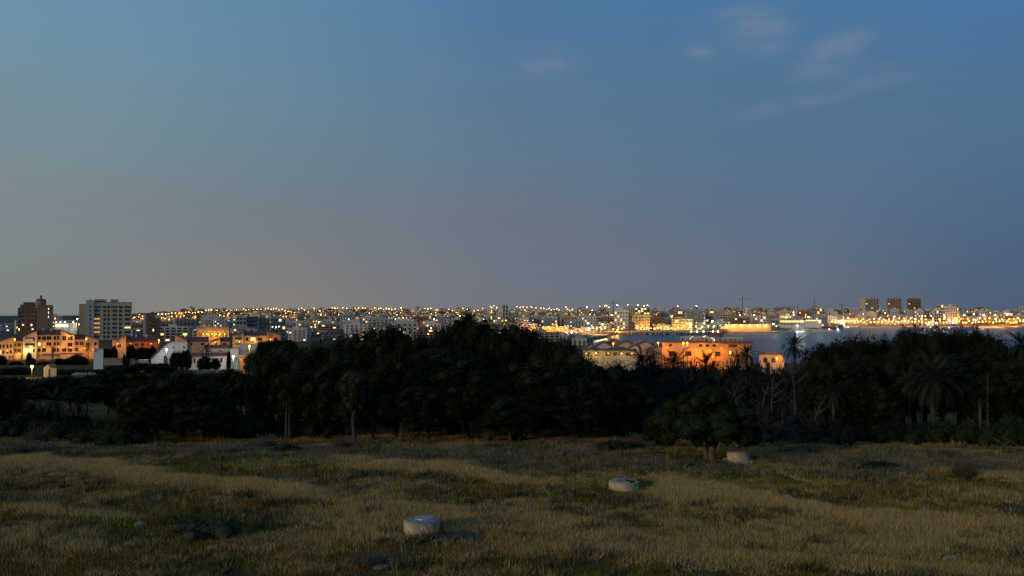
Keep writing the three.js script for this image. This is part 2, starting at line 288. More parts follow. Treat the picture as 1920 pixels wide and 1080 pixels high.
const trunkProto = [0, 1, 2].map((i) => { const R = rng(300 + i), b = V3(0, -0.4, 0), m = V3((R() - 0.5) * 0.5, 2, (R() - 0.5) * 0.5), t = V3((R() - 0.5) * 0.9, 4, (R() - 0.5) * 0.9); const l = [trunkGeo([b, m, t], [0.2, 0.15, 0.1])]; for (let k = 0; k < 5; k++) { const a = R() * 6.283, y = 0.4 + 0.6 * R(), s = m.clone().lerp(t, y - 0.3); l.push(rod(s, s.clone().add(V3(Math.cos(a) * 1.3, 0.9 + 0.5 * R(), Math.sin(a) * 1.3)), 0.07, 0.03, 5)); } return merge(l); });
let pineCount = 0;
function pine(px, D, topY, wpx, o = {}) {
  const x = xOf(px, D), gy = terrain(x, -D), top = pt(px, topY, D).y, h = top - gy, rx = wpx * D / F / 2, v = o.v ?? (pineCount % 5), ch = Math.min(h * (o.fill ?? 0.82), h - 0.4), i = pineCount++;
  const g = thing(o.name ?? 'pine_tree', o.label ?? 'dense dark pine tree in the grove at the edge of the field', 'tree', V3(x, gy, -D), 0, o.label && !o.group ? undefined : o.group ?? 'pines of the dark grove');
  const c = part(g, 'crown', pineCrowns[v], o.mat ?? pineMats[i % 3]);
  const B = crownBox[v], sy = ch / (B.top - B.low);
  c.scale.set(rx / B.r, sy, rx / B.r); c.position.y = h - B.top * sy; c.rotation.y = i * 1.7;
  const t = part(g, 'trunk', trunkProto[i % 3], o.bark ?? barkMat); const th = Math.max(0.5, c.position.y) / 4; t.scale.set(o.thick ?? Math.min(1.2, h / 6), th, o.thick ?? Math.min(1.2, h / 6)); t.rotation.y = i;
  return g;
}
const frondGeos = [0, 1, 2].map((v) => { // a feather shaped palm leaf, arching along +x
  const R = rng(500 + v), out = [], N = 30, bend = [0.75, 1.0, 1.15][v], P = (t) => V3(2.2 * t * (1 - 0.12 * t * bend), -bend * 1.05 * t * t, 0);
  for (let i = 0; i < N; i++) {
    const t0 = i / N, t1 = (i + 1) / N, a = P(t0), b = P(t1), w = 0.026 * (1 - t0) + 0.005;
    out.push(a.x, a.y, -w, b.x, b.y, -w, b.x, b.y, w, a.x, a.y, -w, b.x, b.y, w, a.x, a.y, w);
    if (i < 4) continue;
    for (const s of [-1, 1]) { const L = 0.5 * Math.sin(Math.PI * Math.min(1, 0.15 + t0 * 0.83)) * (0.75 + 0.4 * R()), d = V3(0.75, -0.05 - 0.3 * R(), s * 0.6).normalize(), e = a.clone().addScaledVector(d, L), m = a.clone().lerp(b, 0.95); out.push(a.x, a.y, a.z, m.x, m.y + 0.012, m.z, e.x, e.y, e.z); }
  }
  return soup(out);
});
const palmMat = leafy(0.018, 0.021, 0.01), palmPale = leafy(0.028, 0.031, 0.017), palmDead = leafy(0.045, 0.035, 0.022);
function palm(px, D, headY, wpx, label, o = {}) {
  const x = xOf(px, D), gy = terrain(x, -D), h = Math.max(0.6, pt(px, headY, D).y - gy), R = rng(px * 7 + D), s = wpx * D / F / 2 / 2.1;
  const g = thing('palm_tree', label, 'palm', V3(x, gy, -D), R() * 6, o.group);
  const segs = [], n = 5; let r = 0.12 + 0.03 * s; const P = []; for (let i = 0; i <= n; i++) P.push(V3(Math.sin(i * 0.5) * 0.06 * h * 0.3, -0.3 + (h + 0.3) * i / n, 0));
  for (let i = 0; i < n; i++) { segs.push(rod(P[i], P[i + 1], r * 1.05, r * 0.92, 8)); r *= 0.97; }
  part(g, 'trunk', segs, o.bark ?? barkMat);
  const N = Math.round((o.n ?? 26) * 1.4);
  for (let i = 0; i < N; i++) {
    const k = (i + R()) / N, v = k < 0.35 ? 0 : k < 0.75 ? 1 : 2, f = part(g, 'frond', frondGeos[v], k > 0.9 && !o.green ? palmDead : o.mat ?? palmMat);
    f.position.copy(P[n]); f.scale.setScalar(s * (0.8 + 0.35 * R())); f.rotation.set(0, i * 2.39996 + R() * 0.5, lerp(1.35, -0.75, Math.pow(k, 0.8)) + (R() - 0.5) * 0.35, 'YXZ');
  }
  return g;
}
const bushGeos = [0, 1, 2].map((i) => { const R = rng(700 + i), out = []; for (let k = 0; k < 16; k++) { const a = R() * 6.283, q = Math.sqrt(R()) * 0.75, rc = 0.2 + 0.2 * R(), y = (1 - q) * 0.45 * (0.5 + R()); blob(R, out, Math.cos(a) * q, y + 0.1, Math.sin(a) * q, rc * 0.7, 0.9); leafBurst(R, out, Math.cos(a) * q, y + 0.1, Math.sin(a) * q, rc, 130, 0.1, 0.022); } return soup(out); });
const twigGeos = [0, 1].map((i) => { const R = rng(720 + i), out = []; for (let k = 0; k < 420; k++) { const a = R() * 6.283, e = R(), b = V3(Math.cos(a) * 0.6 * R(), 0.02, Math.sin(a) * 0.6 * R()), t = b.clone().add(V3(Math.cos(a) * (0.25 + 0.4 * R()), 0.2 + 0.5 * R() * (1 - e * 0.5), Math.sin(a) * (0.25 + 0.4 * R()))), s = V3(Math.sin(a), 0, -Math.cos(a)).multiplyScalar(0.014); out.push(b.x - s.x, b.y, b.z - s.z, b.x + s.x, b.y, b.z + s.z, t.x, t.y, t.z); } for (let k = 0; k < 10; k++) { const a = R() * 6.283, q = R() * 0.6; leafBurst(R, out, Math.cos(a) * q, 0.2 + 0.2 * R(), Math.sin(a) * q, 0.26, 60, 0.08, 0.016); } return soup(out); });
const bushMats = { green: leafy(0.018, 0.027, 0.007), dark: leafy(0.013, 0.018, 0.008), olive: leafy(0.035, 0.034, 0.014), grey: leafy(0.1, 0.095, 0.085), brown: leafy(0.085, 0.066, 0.046), thicket: leafy(0.02, 0.019, 0.018), mid: leafy(0.042, 0.052, 0.028) };
let bushCount = 0;
function bush(px, py, wpx, hpx, mat, label, o = {}) { // stands on the field where the pixel meets it
  const D = o.D ?? -onField(px, py).z, x = xOf(px, D), w = wpx * D / F / 2, h = hpx * D / F, i = bushCount++, twig = mat === 'grey' || mat === 'brown';
  const m = solo(o.name ?? (twig ? 'dry_shrub' : 'bush'), label, 'bush', twig ? twigGeos[i % 2] : bushGeos[i % 3], bushMats[mat], V3(x, terrain(x, -D) - 0.05, -D), i * 1.3, o.group);
  m.scale.set(w, h / (twig ? 0.62 : 0.85), w * 0.8); m.rotation.y = twig ? 0 : (i % 2) * Math.PI; return m;
}

// ---------------------------------------------------------------- the grove and the trees of the field
// [pixel x, distance, pixel y of the top, width in pixels, options]
function groveWords(px, D) {
  const w = px === 870 ? ['tallest domed pine rising from the dark grove', null] : px === 970 ? ['second domed pine of the grove, beside the tallest dome', null] : px === 1715 ? ['round topped pine rising highest in the right hand grove', null]
    : px < 700 && D > 64 ? ['dark pine on the sloping flank of the grove beside the farm', 1] : px < 830 && D > 64 ? ['dark pine in the saddle between the grove flank and the tallest dome', 1] : px < 1000 && D > 64 ? ['dark pine crowded around the two domed pines', 1] : px < 1200 && D > 64 ? ['dark pine stepping down from the grove toward the gabled houses', 1]
      : px < 1200 ? ['low dense pine along the grove edge facing the field', 1] : D > 70 ? ['dark pine along the crest of the right hand grove', 1] : ['dark pine on the field side of the right hand grove', 1];
  return { label: w[0], group: w[1] ? w[0] : undefined };
}
for (const [px, D, ty, w, o] of [
  [508, 66, 662, 90], [540, 70, 643, 110], [600, 66, 634, 130], [645, 74, 629, 110], [690, 72, 612, 120], [735, 74, 611, 120], [770, 68, 622, 110], [800, 76, 634, 120], [870, 76, 586, 125, { v: 4 }], [835, 72, 612, 120], [905, 72, 600, 110],
  [840, 66, 645, 190], [970, 72, 602, 115, { v: 1 }], [935, 70, 612, 110], [1005, 72, 617, 110], [1035, 70, 638, 130], [1075, 67, 656, 130], [1110, 65, 672, 130], [1155, 68, 676, 110], [640, 63, 668, 150], [740, 62, 660, 170], [880, 61, 668, 200, { v: 4 }],
  [1000, 62, 668, 180, { v: 4 }], [1090, 61, 700, 170], [1165, 63, 712, 120, { v: 4 }], [560, 63, 690, 120], [800, 59.5, 720, 140], [960, 59, 735, 150], [700, 60, 720, 130], [1060, 60, 745, 150],
  [1545, 74, 648, 90], [1580, 76, 634, 90], [1612, 74, 626, 95], [1650, 76, 630, 80], [1690, 78, 616, 90], [1715, 74, 609, 115, { v: 2 }], [1760, 76, 618, 100], [1795, 76, 611, 110, { v: 2 }], [1830, 78, 612, 90], [1860, 74, 624, 90],
  [1540, 66, 682, 110], [1600, 66, 668, 130], [1655, 68, 658, 130], [1730, 68, 655, 150], [1800, 68, 652, 150], [1870, 68, 648, 140], [1900, 64, 668, 120], [1840, 64, 690, 140], [1575, 63, 715, 120], [1640, 63, 720, 120], [1945, 68, 640, 120],
]) pine(px, D, ty - (px === 870 ? 13 : D > 69 ? 10 : 5), w, { fill: D < 64 ? 0.93 : 0.85, ...groveWords(px, D), ...o });
pine(345, 62, 684, 190, { v: 4, fill: 0.97, label: 'broad dark pine standing apart before the white farmhouse', group: null });
for (const [px, D, ty, w] of [[272, 62, 712, 120], [412, 61.5, 735, 110], [300, 60.5, 742, 150], [380, 60, 752, 150]]) pine(px, D, ty, w, { fill: 0.97, group: 'low pines around the broad pine', label: 'low bushy pine hugging the sides of the broad pine' });
for (const [px, D, ty, w, f] of [[10, 70, 700, 95, 0.75], [75, 92, 704, 110, 0.8], [135, 96, 698, 110, 0.8], [205, 90, 690, 90, 0.82], [232, 86, 712, 70, 0.9], [165, 84, 716, 90, 0.7], [455, 84, 690, 90, 0.9], [425, 100, 684, 80, 0.85], [-20, 68, 745, 90, 0.9], [490, 72, 705, 70, 0.85], [28, 112, 703, 60, 0.95], [118, 118, 704, 70, 0.95], [168, 116, 700, 64, 0.95], [218, 120, 694, 60, 0.95], [262, 118, 695, 60, 0.95], [302, 116, 692, 56, 0.95], [395, 118, 694, 70, 0.95], [440, 116, 688, 60, 0.95]]) pine(px, D, ty, w, { fill: f, group: 'pines in the hollow below the apartments', label: 'smaller dark pine in the hollow below the orange apartments' });
pine(668, 58.4, 692, 72, { v: 1, fill: 0.6, thick: 0.75, bark: paleBark, mat: leafy(0.034, 0.038, 0.014), label: 'slim young pine with a bare pale trunk before the grove', group: null });

// the lone tree with its forked trunk
{
  const p = onField(1331, 866), D = -p.z, gy = terrain(p.x, p.z), sc = D / F, g = thing('lone_tree', 'low spreading tree with a short forked trunk standing alone on the field', 'tree', V3(p.x, gy, p.z));
  const R = rng(77), tr = [], top = [];
  const fork = [[-0.17, 0.13, -0.6, -0.05], [0.09, 0.19, 0.4, 0.1], [0.0, 0.14, 0.0, -0.5]];
  for (const [bx0, r, tx, tz] of fork) { const a = V3(bx0, -0.3, 0), b = V3(bx0 * 1.15 - 0.02, 0.55, tz * 0.2), c = V3(tx, 1.2, tz), d = V3(tx * 2.6, 2.2, tz * 2.4); tr.push(trunkGeo([a, b, c, d], [r * 1.35, r, r * 0.8, r * 0.45], 10)); top.push(c, d); }
  for (let i = 0; i < 12; i++) { const s = top[i % top.length], a = R() * 6.283; tr.push(rod(s, s.clone().add(V3(Math.cos(a) * (0.8 + 1.2 * R()), 0.4 + 0.9 * R(), Math.sin(a) * (0.8 + R()))), 0.07, 0.025, 5)); }
  part(g, 'trunk', tr, matte(0.12, 0.085, 0.055, 0.95));
  const m = leafy(0.016, 0.023, 0.005);
  // crown lobes traced from the outline: [pixel x, pixel y, radius in pixels, depth offset m]
  const out = [], lobes = [[1330, 756, 32, 0], [1295, 759, 28, 0.5], [1362, 762, 30, -0.4], [1268, 773, 26, -0.3], [1388, 782, 28, 0.4], [1246, 788, 26, 0.4], [1226, 800, 20, -0.2], [1218, 814, 15, 0.2], [1414, 812, 16, -0.3], [1310, 790, 36, 1.5], [1350, 795, 38, 1.4], [1280, 805, 32, 1.4], [1395, 805, 26, -0.2], [1410, 818, 16, 0.2], [1375, 815, 26, 1.2], [1330, 812, 28, 1.8], [1255, 817, 22, 1.0], [1310, 785, 36, -1.6], [1355, 785, 36, -1.6], [1270, 800, 30, -1.5], [1390, 808, 26, -1.2], [1240, 812, 20, -1], [1318, 745, 18, 0.3], [1345, 748, 16, 0], [1285, 750, 16, 0], [1300, 818, 14, 1.6], [1408, 822, 12, 0.6], [1236, 822, 10, 0.8]];
  for (const [lx, ly, lr, dz] of lobes) { const q = pt(lx, ly, D), r = lr * sc; for (let k = 0; k < 5; k++) { const a = R() * 6.283, e = R() * 1.6 - 0.6, rr = r * 0.55; const cx = q.x - p.x + Math.cos(a) * rr * Math.cos(e), cy = q.y - gy + Math.sin(e) * rr, cz = dz + Math.sin(a) * rr * Math.cos(e); blob(R, out, cx, cy, cz, r * 0.42, 0.85); leafBurst(R, out, cx, cy, cz, r * 0.55, 130, 0.15, 0.036, 0.85); } }
  part(g, 'crown', soup(out), m);
}

const bushTop = bushGeos.map((g) => { g.computeBoundingBox(); return g.boundingBox.max.y * 0.96; });
// palms and the grey thicket to the right of the grove
palm(1487, 92, 648, 56, 'tall slender palm rising over the bay beside the small arched house', { n: 40 });
palm(1508, 96, 668, 46, 'shorter palm leaning behind the tall slender palm', { n: 34 });
palm(1400, 92, 664, 50, 'ragged palm with hanging dead leaves before the orange villa', { n: 38 });
palm(1383, 90, 672, 40, 'thin palm beside the ragged palm', { n: 28 });
palm(1205, 84, 683, 96, 'wide palm with high arching leaves before the gabled houses', { n: 30 });
palm(1262, 82, 686, 92, 'low palm with upright leaves before the left end of the orange villa', { n: 30 });
palm(1322, 86, 684, 84, 'low palm half hidden in the thicket below the arched windows', { n: 28 });
palm(1440, 76, 712, 96, 'feathery palm in front of the small arched house', { n: 36, mat: palmPale });
palm(1745, 62, 708, 116, 'large pale palm with drooping leaves among the right hand pines', { n: 42, mat: palmPale });
palm(1702, 64, 716, 80, 'pale palm tucked against the large drooping palm', { n: 32, mat: palmPale });
palm(1562, 61.5, 735, 66, 'small dark palm below the right hand pines', { n: 26 });
palm(1915, 66, 645, 76, 'palm crowning the end of the right hand grove', { n: 36 });
palm(1836, 62, 745, 50, 'small palm with a bare stem under the right hand grove', { n: 22, bark: paleBark });
palm(106, 70, 750, 84, 'palm with arching yellowish leaves in the hollow', { n: 26, mat: palmPale });
palm(150, 73, 760, 56, 'smaller palm bending over the bare earth of the hollow', { n: 20 });
{ // thicket of grey bare stems
  const R = rng(91);
  for (const [px, D, top, w] of [[1165, 74, 682, 70], [1195, 88, 662, 50], [1222, 86, 654, 44], [1250, 84, 664, 50], [1275, 88, 660, 40], [1300, 84, 668, 50], [1326, 88, 660, 40], [1350, 84, 658, 44], [1378, 84, 664, 44], [1405, 86, 654, 46], [1436, 88, 678, 46], [1466, 84, 670, 46], [1500, 86, 658, 50], [1525, 80, 678, 56], [1200, 78, 676, 70], [1240, 76, 678, 70], [1290, 76, 676, 70], [1340, 76, 678, 70], [1390, 76, 674, 70], [1440, 76, 690, 70], [1180, 70, 716, 90], [1225, 70, 712, 90], [1270, 72, 708, 90], [1318, 70, 714, 90], [1362, 72, 706, 90], [1405, 70, 716, 90], [1450, 72, 722, 80], [1495, 70, 716, 80], [1535, 70, 720, 80], [1205, 63, 750, 100], [1255, 64, 745, 100], [1400, 64, 752, 90], [1440, 62, 768, 80], [1478, 63, 762, 80], [1530, 62, 765, 80], [1420, 60.5, 790, 70], [1500, 60.5, 794, 90]]) {
    const x = xOf(px, D), gy = terrain(x, -D), h = pt(px, top, D).y - gy, i = bushCount++, m = solo('scrub_thicket', 'grey brown tangle of scrub between the grove and the palms', 'bush', bushGeos[i % 3], bushMats.thicket, V3(x, gy - 0.1, -D), i * 1.9, 'scrub tangle between the grove and the palms');
    const r = w * D / F / 2 * 1.6; m.scale.set(r, h / bushTop[i % 3], r);
  }
  for (const [px, D, top, lean] of [[1444, 63, 706, 0.1], [1490, 64, 690, -0.1], [1420, 66, 720, 0.6], [1520, 62, 740, 0.9], [1300, 70, 700, -0.5], [1465, 61, 770, 0], [538, 60, 752, 0.05], [545, 60.4, 760, -0.05], [754, 58.5, 796, 0.0], [1848, 62, 700, 0.05], [1815, 64, 720, -0.4], [1385, 67, 715, -0.4]]) {
    const x = xOf(px, D), gy = terrain(x, -D), h = pt(px, top, D).y - gy, l = [rod(V3(0, -0.2, 0), V3(lean * h * 0.1, h * 0.5, 0), 0.09, 0.07), rod(V3(lean * h * 0.1, h * 0.5, 0), V3(lean * h * 0.35, h, 0), 0.07, 0.02)];
    if (px > 1200 && Math.abs(lean) > 0.05) for (let k = 0; k < 9; k++) { const t = 0.4 + 0.55 * R(), s = V3(lean * h * 0.3 * t, h * t, 0), a = R() * 6.283; l.push(rod(s, s.clone().add(V3(Math.cos(a) * h * 0.22, h * (0.06 + 0.16 * R()), Math.sin(a) * h * 0.2)), 0.035, 0.01, 4)); }
    solo('dead_tree', px < 1200 ? 'bare grey trunk standing at the foot of the dark grove' : 'leafless grey tree in the scrub between the groves', 'tree', l, paleBark, V3(x, gy, -D), 0, px < 1200 ? 'bare trunks under the grove' : 'leafless trees in the scrub');
  }
}
// undergrowth
for (const [px, py, w, h, m] of [[1700, 820, 130, 50, 'dark'], [1765, 822, 110, 46, 'green'], [1640, 822, 90, 40, 'dark'], [1840, 828, 110, 56, 'green'], [1890, 830, 110, 60, 'green'], [1930, 832, 90, 56, 'green'], [1590, 822, 70, 40, 'dark'], [1480, 818, 110, 30, 'dark'], [1420, 822, 60, 24, 'dark']]) bush(px, py, w, h, m, 'dark leafy bush at the foot of the right hand grove', { group: 'bushes at the foot of the right hand grove' });
bush(1578, 832, 46, 52, 'olive', 'small round sapling at the end of the pale footpath');
for (const [px, py, w, h, m] of [[40, 812, 130, 46, 'dark'], [110, 818, 110, 40, 'dark'], [180, 826, 120, 36, 'green'], [230, 832, 110, 30, 'green'], [20, 790, 90, 50, 'dark'], [150, 782, 60, 30, 'dark'], [30, 770, 90, 44, 'dark'], [190, 790, 50, 24, 'dark'], [250, 812, 80, 44, 'dark'], [5, 755, 70, 40, 'dark'], [75, 775, 60, 36, 'dark'], [430, 815, 90, 60, 'dark'], [470, 815, 80, 56, 'dark'], [500, 805, 80, 50, 'dark'], [560, 812, 90, 46, 'dark'], [610, 812, 90, 46, 'dark'], [90, 785, 80, 40, 'olive'], [140, 800, 70, 30, 'dark'], [60, 760, 60, 36, 'olive'], [215, 800, 60, 34, 'green']]) bush(px, py, w, h, m, 'dark low bush in the hollow at the field edge', { group: 'low bushes in the hollow' });
bush(390, 1004, 136, 46, 'mid', 'dark green spreading shrub lying on the near grass');
bush(700, 1062, 96, 30, 'grey', 'grey leafless shrub beside the nearest bare ground');
bush(645, 838, 56, 24, 'brown', 'rounded dry brown shrub below the slim young pine');
bush(500, 836, 60, 26, 'grey', 'grey dry shrub at the foot of the grove');
bush(540, 846, 70, 18, 'dark', 'flat bluish shrub beside the grey dry shrub');
bush(50, 846, 110, 24, 'grey', 'wide heap of grey brushwood at the edge of the hollow');
bush(75, 828, 70, 32, 'brown', 'brown dead shrub behind the heap of grey brushwood');
bush(1150, 842, 90, 24, 'olive', 'low olive shrub between the grove and the lone tree');
bush(1190, 836, 70, 30, 'brown', 'dry bramble beside the lone tree');
bush(915, 822, 30, 26, 'grey', 'pale grey shrub in the shadow of the grove');
bush(970, 822, 46, 30, 'olive', 'pale olive shrub in the shadow of the grove');
bush(1466, 936, 40, 16, 'grey', 'small grey shrub on the crest of the pale grass strip');
bush(430, 848, 60, 16, 'grey', 'thin grey shrub on the open edge of the field');
bush(1640, 878, 110, 14, 'dark', 'flat dark plant cushion on the dull grass beyond the stone wells');
bush(1800, 896, 70, 34, 'brown', 'tall dry weed clump near the right end of the field');
for (const [px, py] of [[590, 800], [600, 785], [585, 770], [470, 790], [510, 770], [1540, 770], [1560, 762]]) bush(px, 830, 24, (830 - py) * 0.6, 'brown', 'pale thin shrub glimpsed under the trees', { D: 63 + (px % 7) * 0.6, group: 'pale shrubs glimpsed under the trees' });

// ---------------------------------------------------------------- wells, stones, footpath
const concrete = matte(0.82, 0.65, 0.43, 0.95, { map: noiseTexture(256, (u, v) => { const a = 0.5 + 0.46 * fbm(u * 9, v * 9, 5) + 0.12 * (vnoise(u * 90, v * 90) - 0.5), st = sstep(0.55, 0.75, fbm(u * 22 + 7, v * 2.2, 4)) * 0.18; return [clamp(a - st), clamp(a - st * 1.05), clamp(a - st * 1.15)]; }, 1), bumpMap: noiseTexture(256, (u, v) => { const a = 0.6 * fbm(u * 14, v * 14, 4) + 0.4 * vnoise(u * 80, v * 80); return [a, a, a]; }, 1, false), bumpScale: 0.02 });
const coverMat = matte(0.5, 0.44, 0.36, 0.9, { map: concrete.map }), steelMat = new THREE.MeshStandardMaterial({ color: lin(0.32, 0.33, 0.35), roughness: 0.5, metalness: 0.5 });
function rough(g, amp, f, seed) { const p = g.attributes.position; for (let i = 0; i < p.count; i++) { const x = p.getX(i), y = p.getY(i), z = p.getZ(i), k = 1 + amp * (fbm(x * f + seed, y * f + z * f * 1.3 + seed, 3) - 0.5); p.setXYZ(i, x * k, y, z * k); } g.computeVertexNormals(); return g; }
function ringGeo(r, h, t, seed) { const pts = [[r * 0.98, -0.25], [r, 0.02], [r, h - 0.05], [r - 0.03, h - 0.012], [r - 0.06, h], [r - t, h], [r - t, -0.3]].map(([a, b]) => new THREE.Vector2(a, b)); return rough(new THREE.LatheGeometry(pts, 64), 0.07, 3.4, seed); }
{
  const [a, b, c] = wells, y = (p) => terrain(p.x, p.z);
  const g1 = thing('concrete_well', 'round concrete well ring with a split flat cover and dark slot, beside loose soil', 'well', V3(a.x, y(a) - 0.02, a.z));
  part(g1, 'ring', ringGeo(0.69, 0.5, 0.12, 3), concrete);
  const half = new THREE.CylinderGeometry(0.62, 0.63, 0.07, 40, 1, false, -Math.PI * 0.62, Math.PI * 1.7); half.translate(0, 0.5, 0);
  part(g1, 'cover', half, coverMat);
  part(g1, 'hatch', (() => { const q = new THREE.CylinderGeometry(0.36, 0.37, 0.03, 24); q.translate(0.08, 0.552, -0.14); return q; })(), steelMat, 'small bluish steel hatch');
  const g2 = thing('plastered_well', 'plastered round well with a broken cover, on the crest of the pale grass', 'well', V3(b.x, y(b) - 0.03, b.z), 0.4);
  part(g2, 'ring', ringGeo(0.72, 0.44, 0.14, 8), concrete);
  const q2 = new THREE.CylinderGeometry(0.6, 0.62, 0.08, 32, 1, false, 0.9, Math.PI * 1.72); q2.translate(0, 0.45, 0); part(g2, 'cover', q2, coverMat);
  part(g2, 'slab', rough(new THREE.BoxGeometry(0.5, 0.06, 0.35, 4, 1, 4).translate(-0.18, 0.52, -0.1), 0.1, 3, 4), coverMat);
  const g3 = thing('stone_well', 'small rough stone well on a stone footing beside the lone tree', 'well', V3(c.x, y(c) - 0.02, c.z), 0.2);
  part(g3, 'ring', ringGeo(0.6, 0.6, 0.14, 12), concrete);
  part(g3, 'cover', new THREE.CylinderGeometry(0.52, 0.54, 0.06, 24).translate(0.04, 0.61, 0), coverMat);
  const R = rng(44), st = [0, 1, 2].map((i) => rough(new THREE.IcosahedronGeometry(0.16, 1), 0.5, 3, i * 9));
  for (let i = 0; i < 16; i++) { const an = (i / 16) * 6.283 + R() * 0.2, m = part(g3, 'stone', st[i % 3], concrete); m.position.set(Math.cos(an) * (0.72 + 0.12 * R()) - 0.05, 0.03, Math.sin(an) * (0.68 + 0.1 * R())); m.scale.set(1 + 0.5 * R(), 0.6 + 0.4 * R(), 1); m.rotation.y = R() * 6; }
  // loose soil dug out beside the first well
  const mound = new THREE.CircleGeometry(1, 40, 0, 6.2832); const mg = new THREE.PlaneGeometry(2.6, 1.5, 40, 24); mg.rotateX(-Math.PI / 2); const mp = mg.attributes.position;
  for (let i = 0; i < mp.count; i++) { const x = mp.getX(i), z = mp.getZ(i), q = Math.hypot(x / 1.3, z / 0.75), wx = soilMound.x + x, wz = soilMound.z + z; mp.setY(i, terrain(wx, wz) + 0.13 * (1 - sstep(0.2, 1, q)) * (0.4 + 1.2 * vnoise(wx * 6, wz * 6)) - 0.03 * sstep(0.85, 1.05, q)); }
  mg.computeVertexNormals();
  solo('soil_heap', 'dark loose earth spread beside the round concrete well', 'soil', mg, matte(0.045, 0.034, 0.024, 1), V3(soilMound.x, 0, soilMound.z), 0, null, 'stuff');
  const clod = rough(new THREE.IcosahedronGeometry(0.06, 1), 0.5, 8, 2), im = new THREE.InstancedMesh(clod, matte(0.09, 0.068, 0.048, 1), 90), M = new THREE.Matrix4(), Q = new THREE.Quaternion();
  for (let i = 0; i < 90; i++) { const x = soilMound.x - 0.5 + (R() - 0.5) * 2.1, z = soilMound.z + 0.2 + (R() - 0.5) * 1.1, s = 0.5 + 1.2 * R(); Q.setFromAxisAngle(V3(R(), R(), R()).normalize(), R() * 6); M.compose(V3(x, terrain(x, z) + 0.03, z), Q, V3(s, s * 0.8, s)); im.setMatrixAt(i, M); }
  im.name = 'earth_clods'; im.castShadow = im.receiveShadow = true; tag(im, 'brown clods of earth in front of the round concrete well', 'soil', null, 'stuff'); scene.add(im);
  const stoneMat = matte(0.45, 0.38, 0.28, 0.95, { map: concrete.map });
  const rock = (px, py, w, h, label) => { const p = onField(px, py), r = w * -p.z / F / 2; solo('stone', label, 'stone', rough(new THREE.IcosahedronGeometry(1, 2).scale(r, h * -p.z / F, r * 0.7), 0.5, 1.6 / r, px), stoneMat, V3(p.x, terrain(p.x, p.z), p.z), px); };
  rock(1788, 1044, 34, 7, 'pale flat stone lying alone on the near grass'); rock(1476, 937, 26, 12, 'grey stone beside the small shrub on the pale crest'); rock(398, 1027, 24, 4, 'thin pale stone below the dark spreading shrub'); rock(712, 1066, 40, 4, 'flat whitish stone below the grey leafless shrub'); rock(285, 1004, 8, 4, 'tiny white stone near the dark spreading shrub');
  rock(262, 988, 30, 6, 'rounded stone on the low bank near the spreading shrub');
  // the pale footpath
  const fp = [[1380, 833], [1560, 833], [1680, 835], [1800, 839], [1960, 850]].map(([x, y2]) => onField(x, y2)), pos = [], idx = [], N = 90; let k = 0;
  for (let i = 0; i <= N; i++) { const t = i / N * (fp.length - 1), j = Math.min(fp.length - 2, Math.floor(t)), p = fp[j].clone().lerp(fp[j + 1], t - j), w = 0.12 + 0.3 * fbm(i * 0.35, 3, 3); pos.push(p.x, terrain(p.x, p.z - w) + 0.05, p.z - w, p.x, terrain(p.x, p.z + w) + 0.05, p.z + w); if (i < N) { idx.push(k, k + 1, k + 2, k + 1, k + 3, k + 2); } k += 2; }
  const pg = new THREE.BufferGeometry(); pg.setAttribute('position', new THREE.Float32BufferAttribute(pos, 3)); pg.setIndex(idx); pg.computeVertexNormals();
  const pm = matte(0.3, 0.27, 0.21, 1); pm.side = THREE.DoubleSide; solo('footpath', 'pale trodden footpath along the right edge of the field', 'path', pg, pm, null, 0, null, 'structure');
  const lp = onField(1890, 842), br = []; for (const [x0, y0, x1, y1] of [[-0.8, 0.75, 0.1, 0.05], [-0.3, 0.8, 0.9, 0.1], [0.1, 0.5, -0.6, 0.1], [-1, 0.3, 0.8, 0.04]]) br.push(rod(V3(x0, y0, (x0 + x1) * 0.2), V3(x1, y1, 0.2 - y0 * 0.3), 0.05, 0.03));
  solo('fallen_branches', 'bare pale fallen branches lying across the footpath', 'branches', br, paleBark, V3(lp.x, terrain(lp.x, lp.z), lp.z));
}

// ---------------------------------------------------------------- lamps
const lampDots = [];                                            // where lamps are seen, so that no building is set in front of them
const TINT = { sodium: [1, 0.28, 0.015], amber: [1, 0.37, 0.03], warm: [1, 0.56, 0.13], white: [1, 0.94, 0.82], cool: [0.85, 0.95, 1], pink: [1, 0.72, 0.68], purple: [0.6, 0.35, 1], red: [1, 0.1, 0.08], lime: [1, 0.86, 0.2], green: [0.5, 1, 0.7] };
const glowMats = {};
function glow(tint, level) { const q = Math.pow(2, Math.round(Math.log2(level) * 2) / 2), k = tint + q; return glowMats[k] ??= new THREE.MeshStandardMaterial({ color: 0x222222, roughness: 0.5, emissive: lin(...TINT[tint]), emissiveIntensity: q }); }
const poleMat = matte(0.06, 0.06, 0.06, 0.6), globe = new THREE.SphereGeometry(1, 10, 7);
const GLOW = 3.4;
// level of the glow so that a lamp of radius r at distance D covers about `seen` pixels in full white
const levelFor = (seen, r, D) => clamp(GLOW * seen * D * D / (Math.PI * r * r * 887 * 887), 3, 600);
function depthFor(px, py, h, lo, hi) { let best = lo, bd = 1e9; for (let D = lo; D <= hi; D *= 1.008) { const p = pt(px, py, D), e = Math.abs(p.y - terrain(p.x, p.z) - h) / Math.sqrt(D); if (e < bd) { bd = e; best = D; } } return best; }
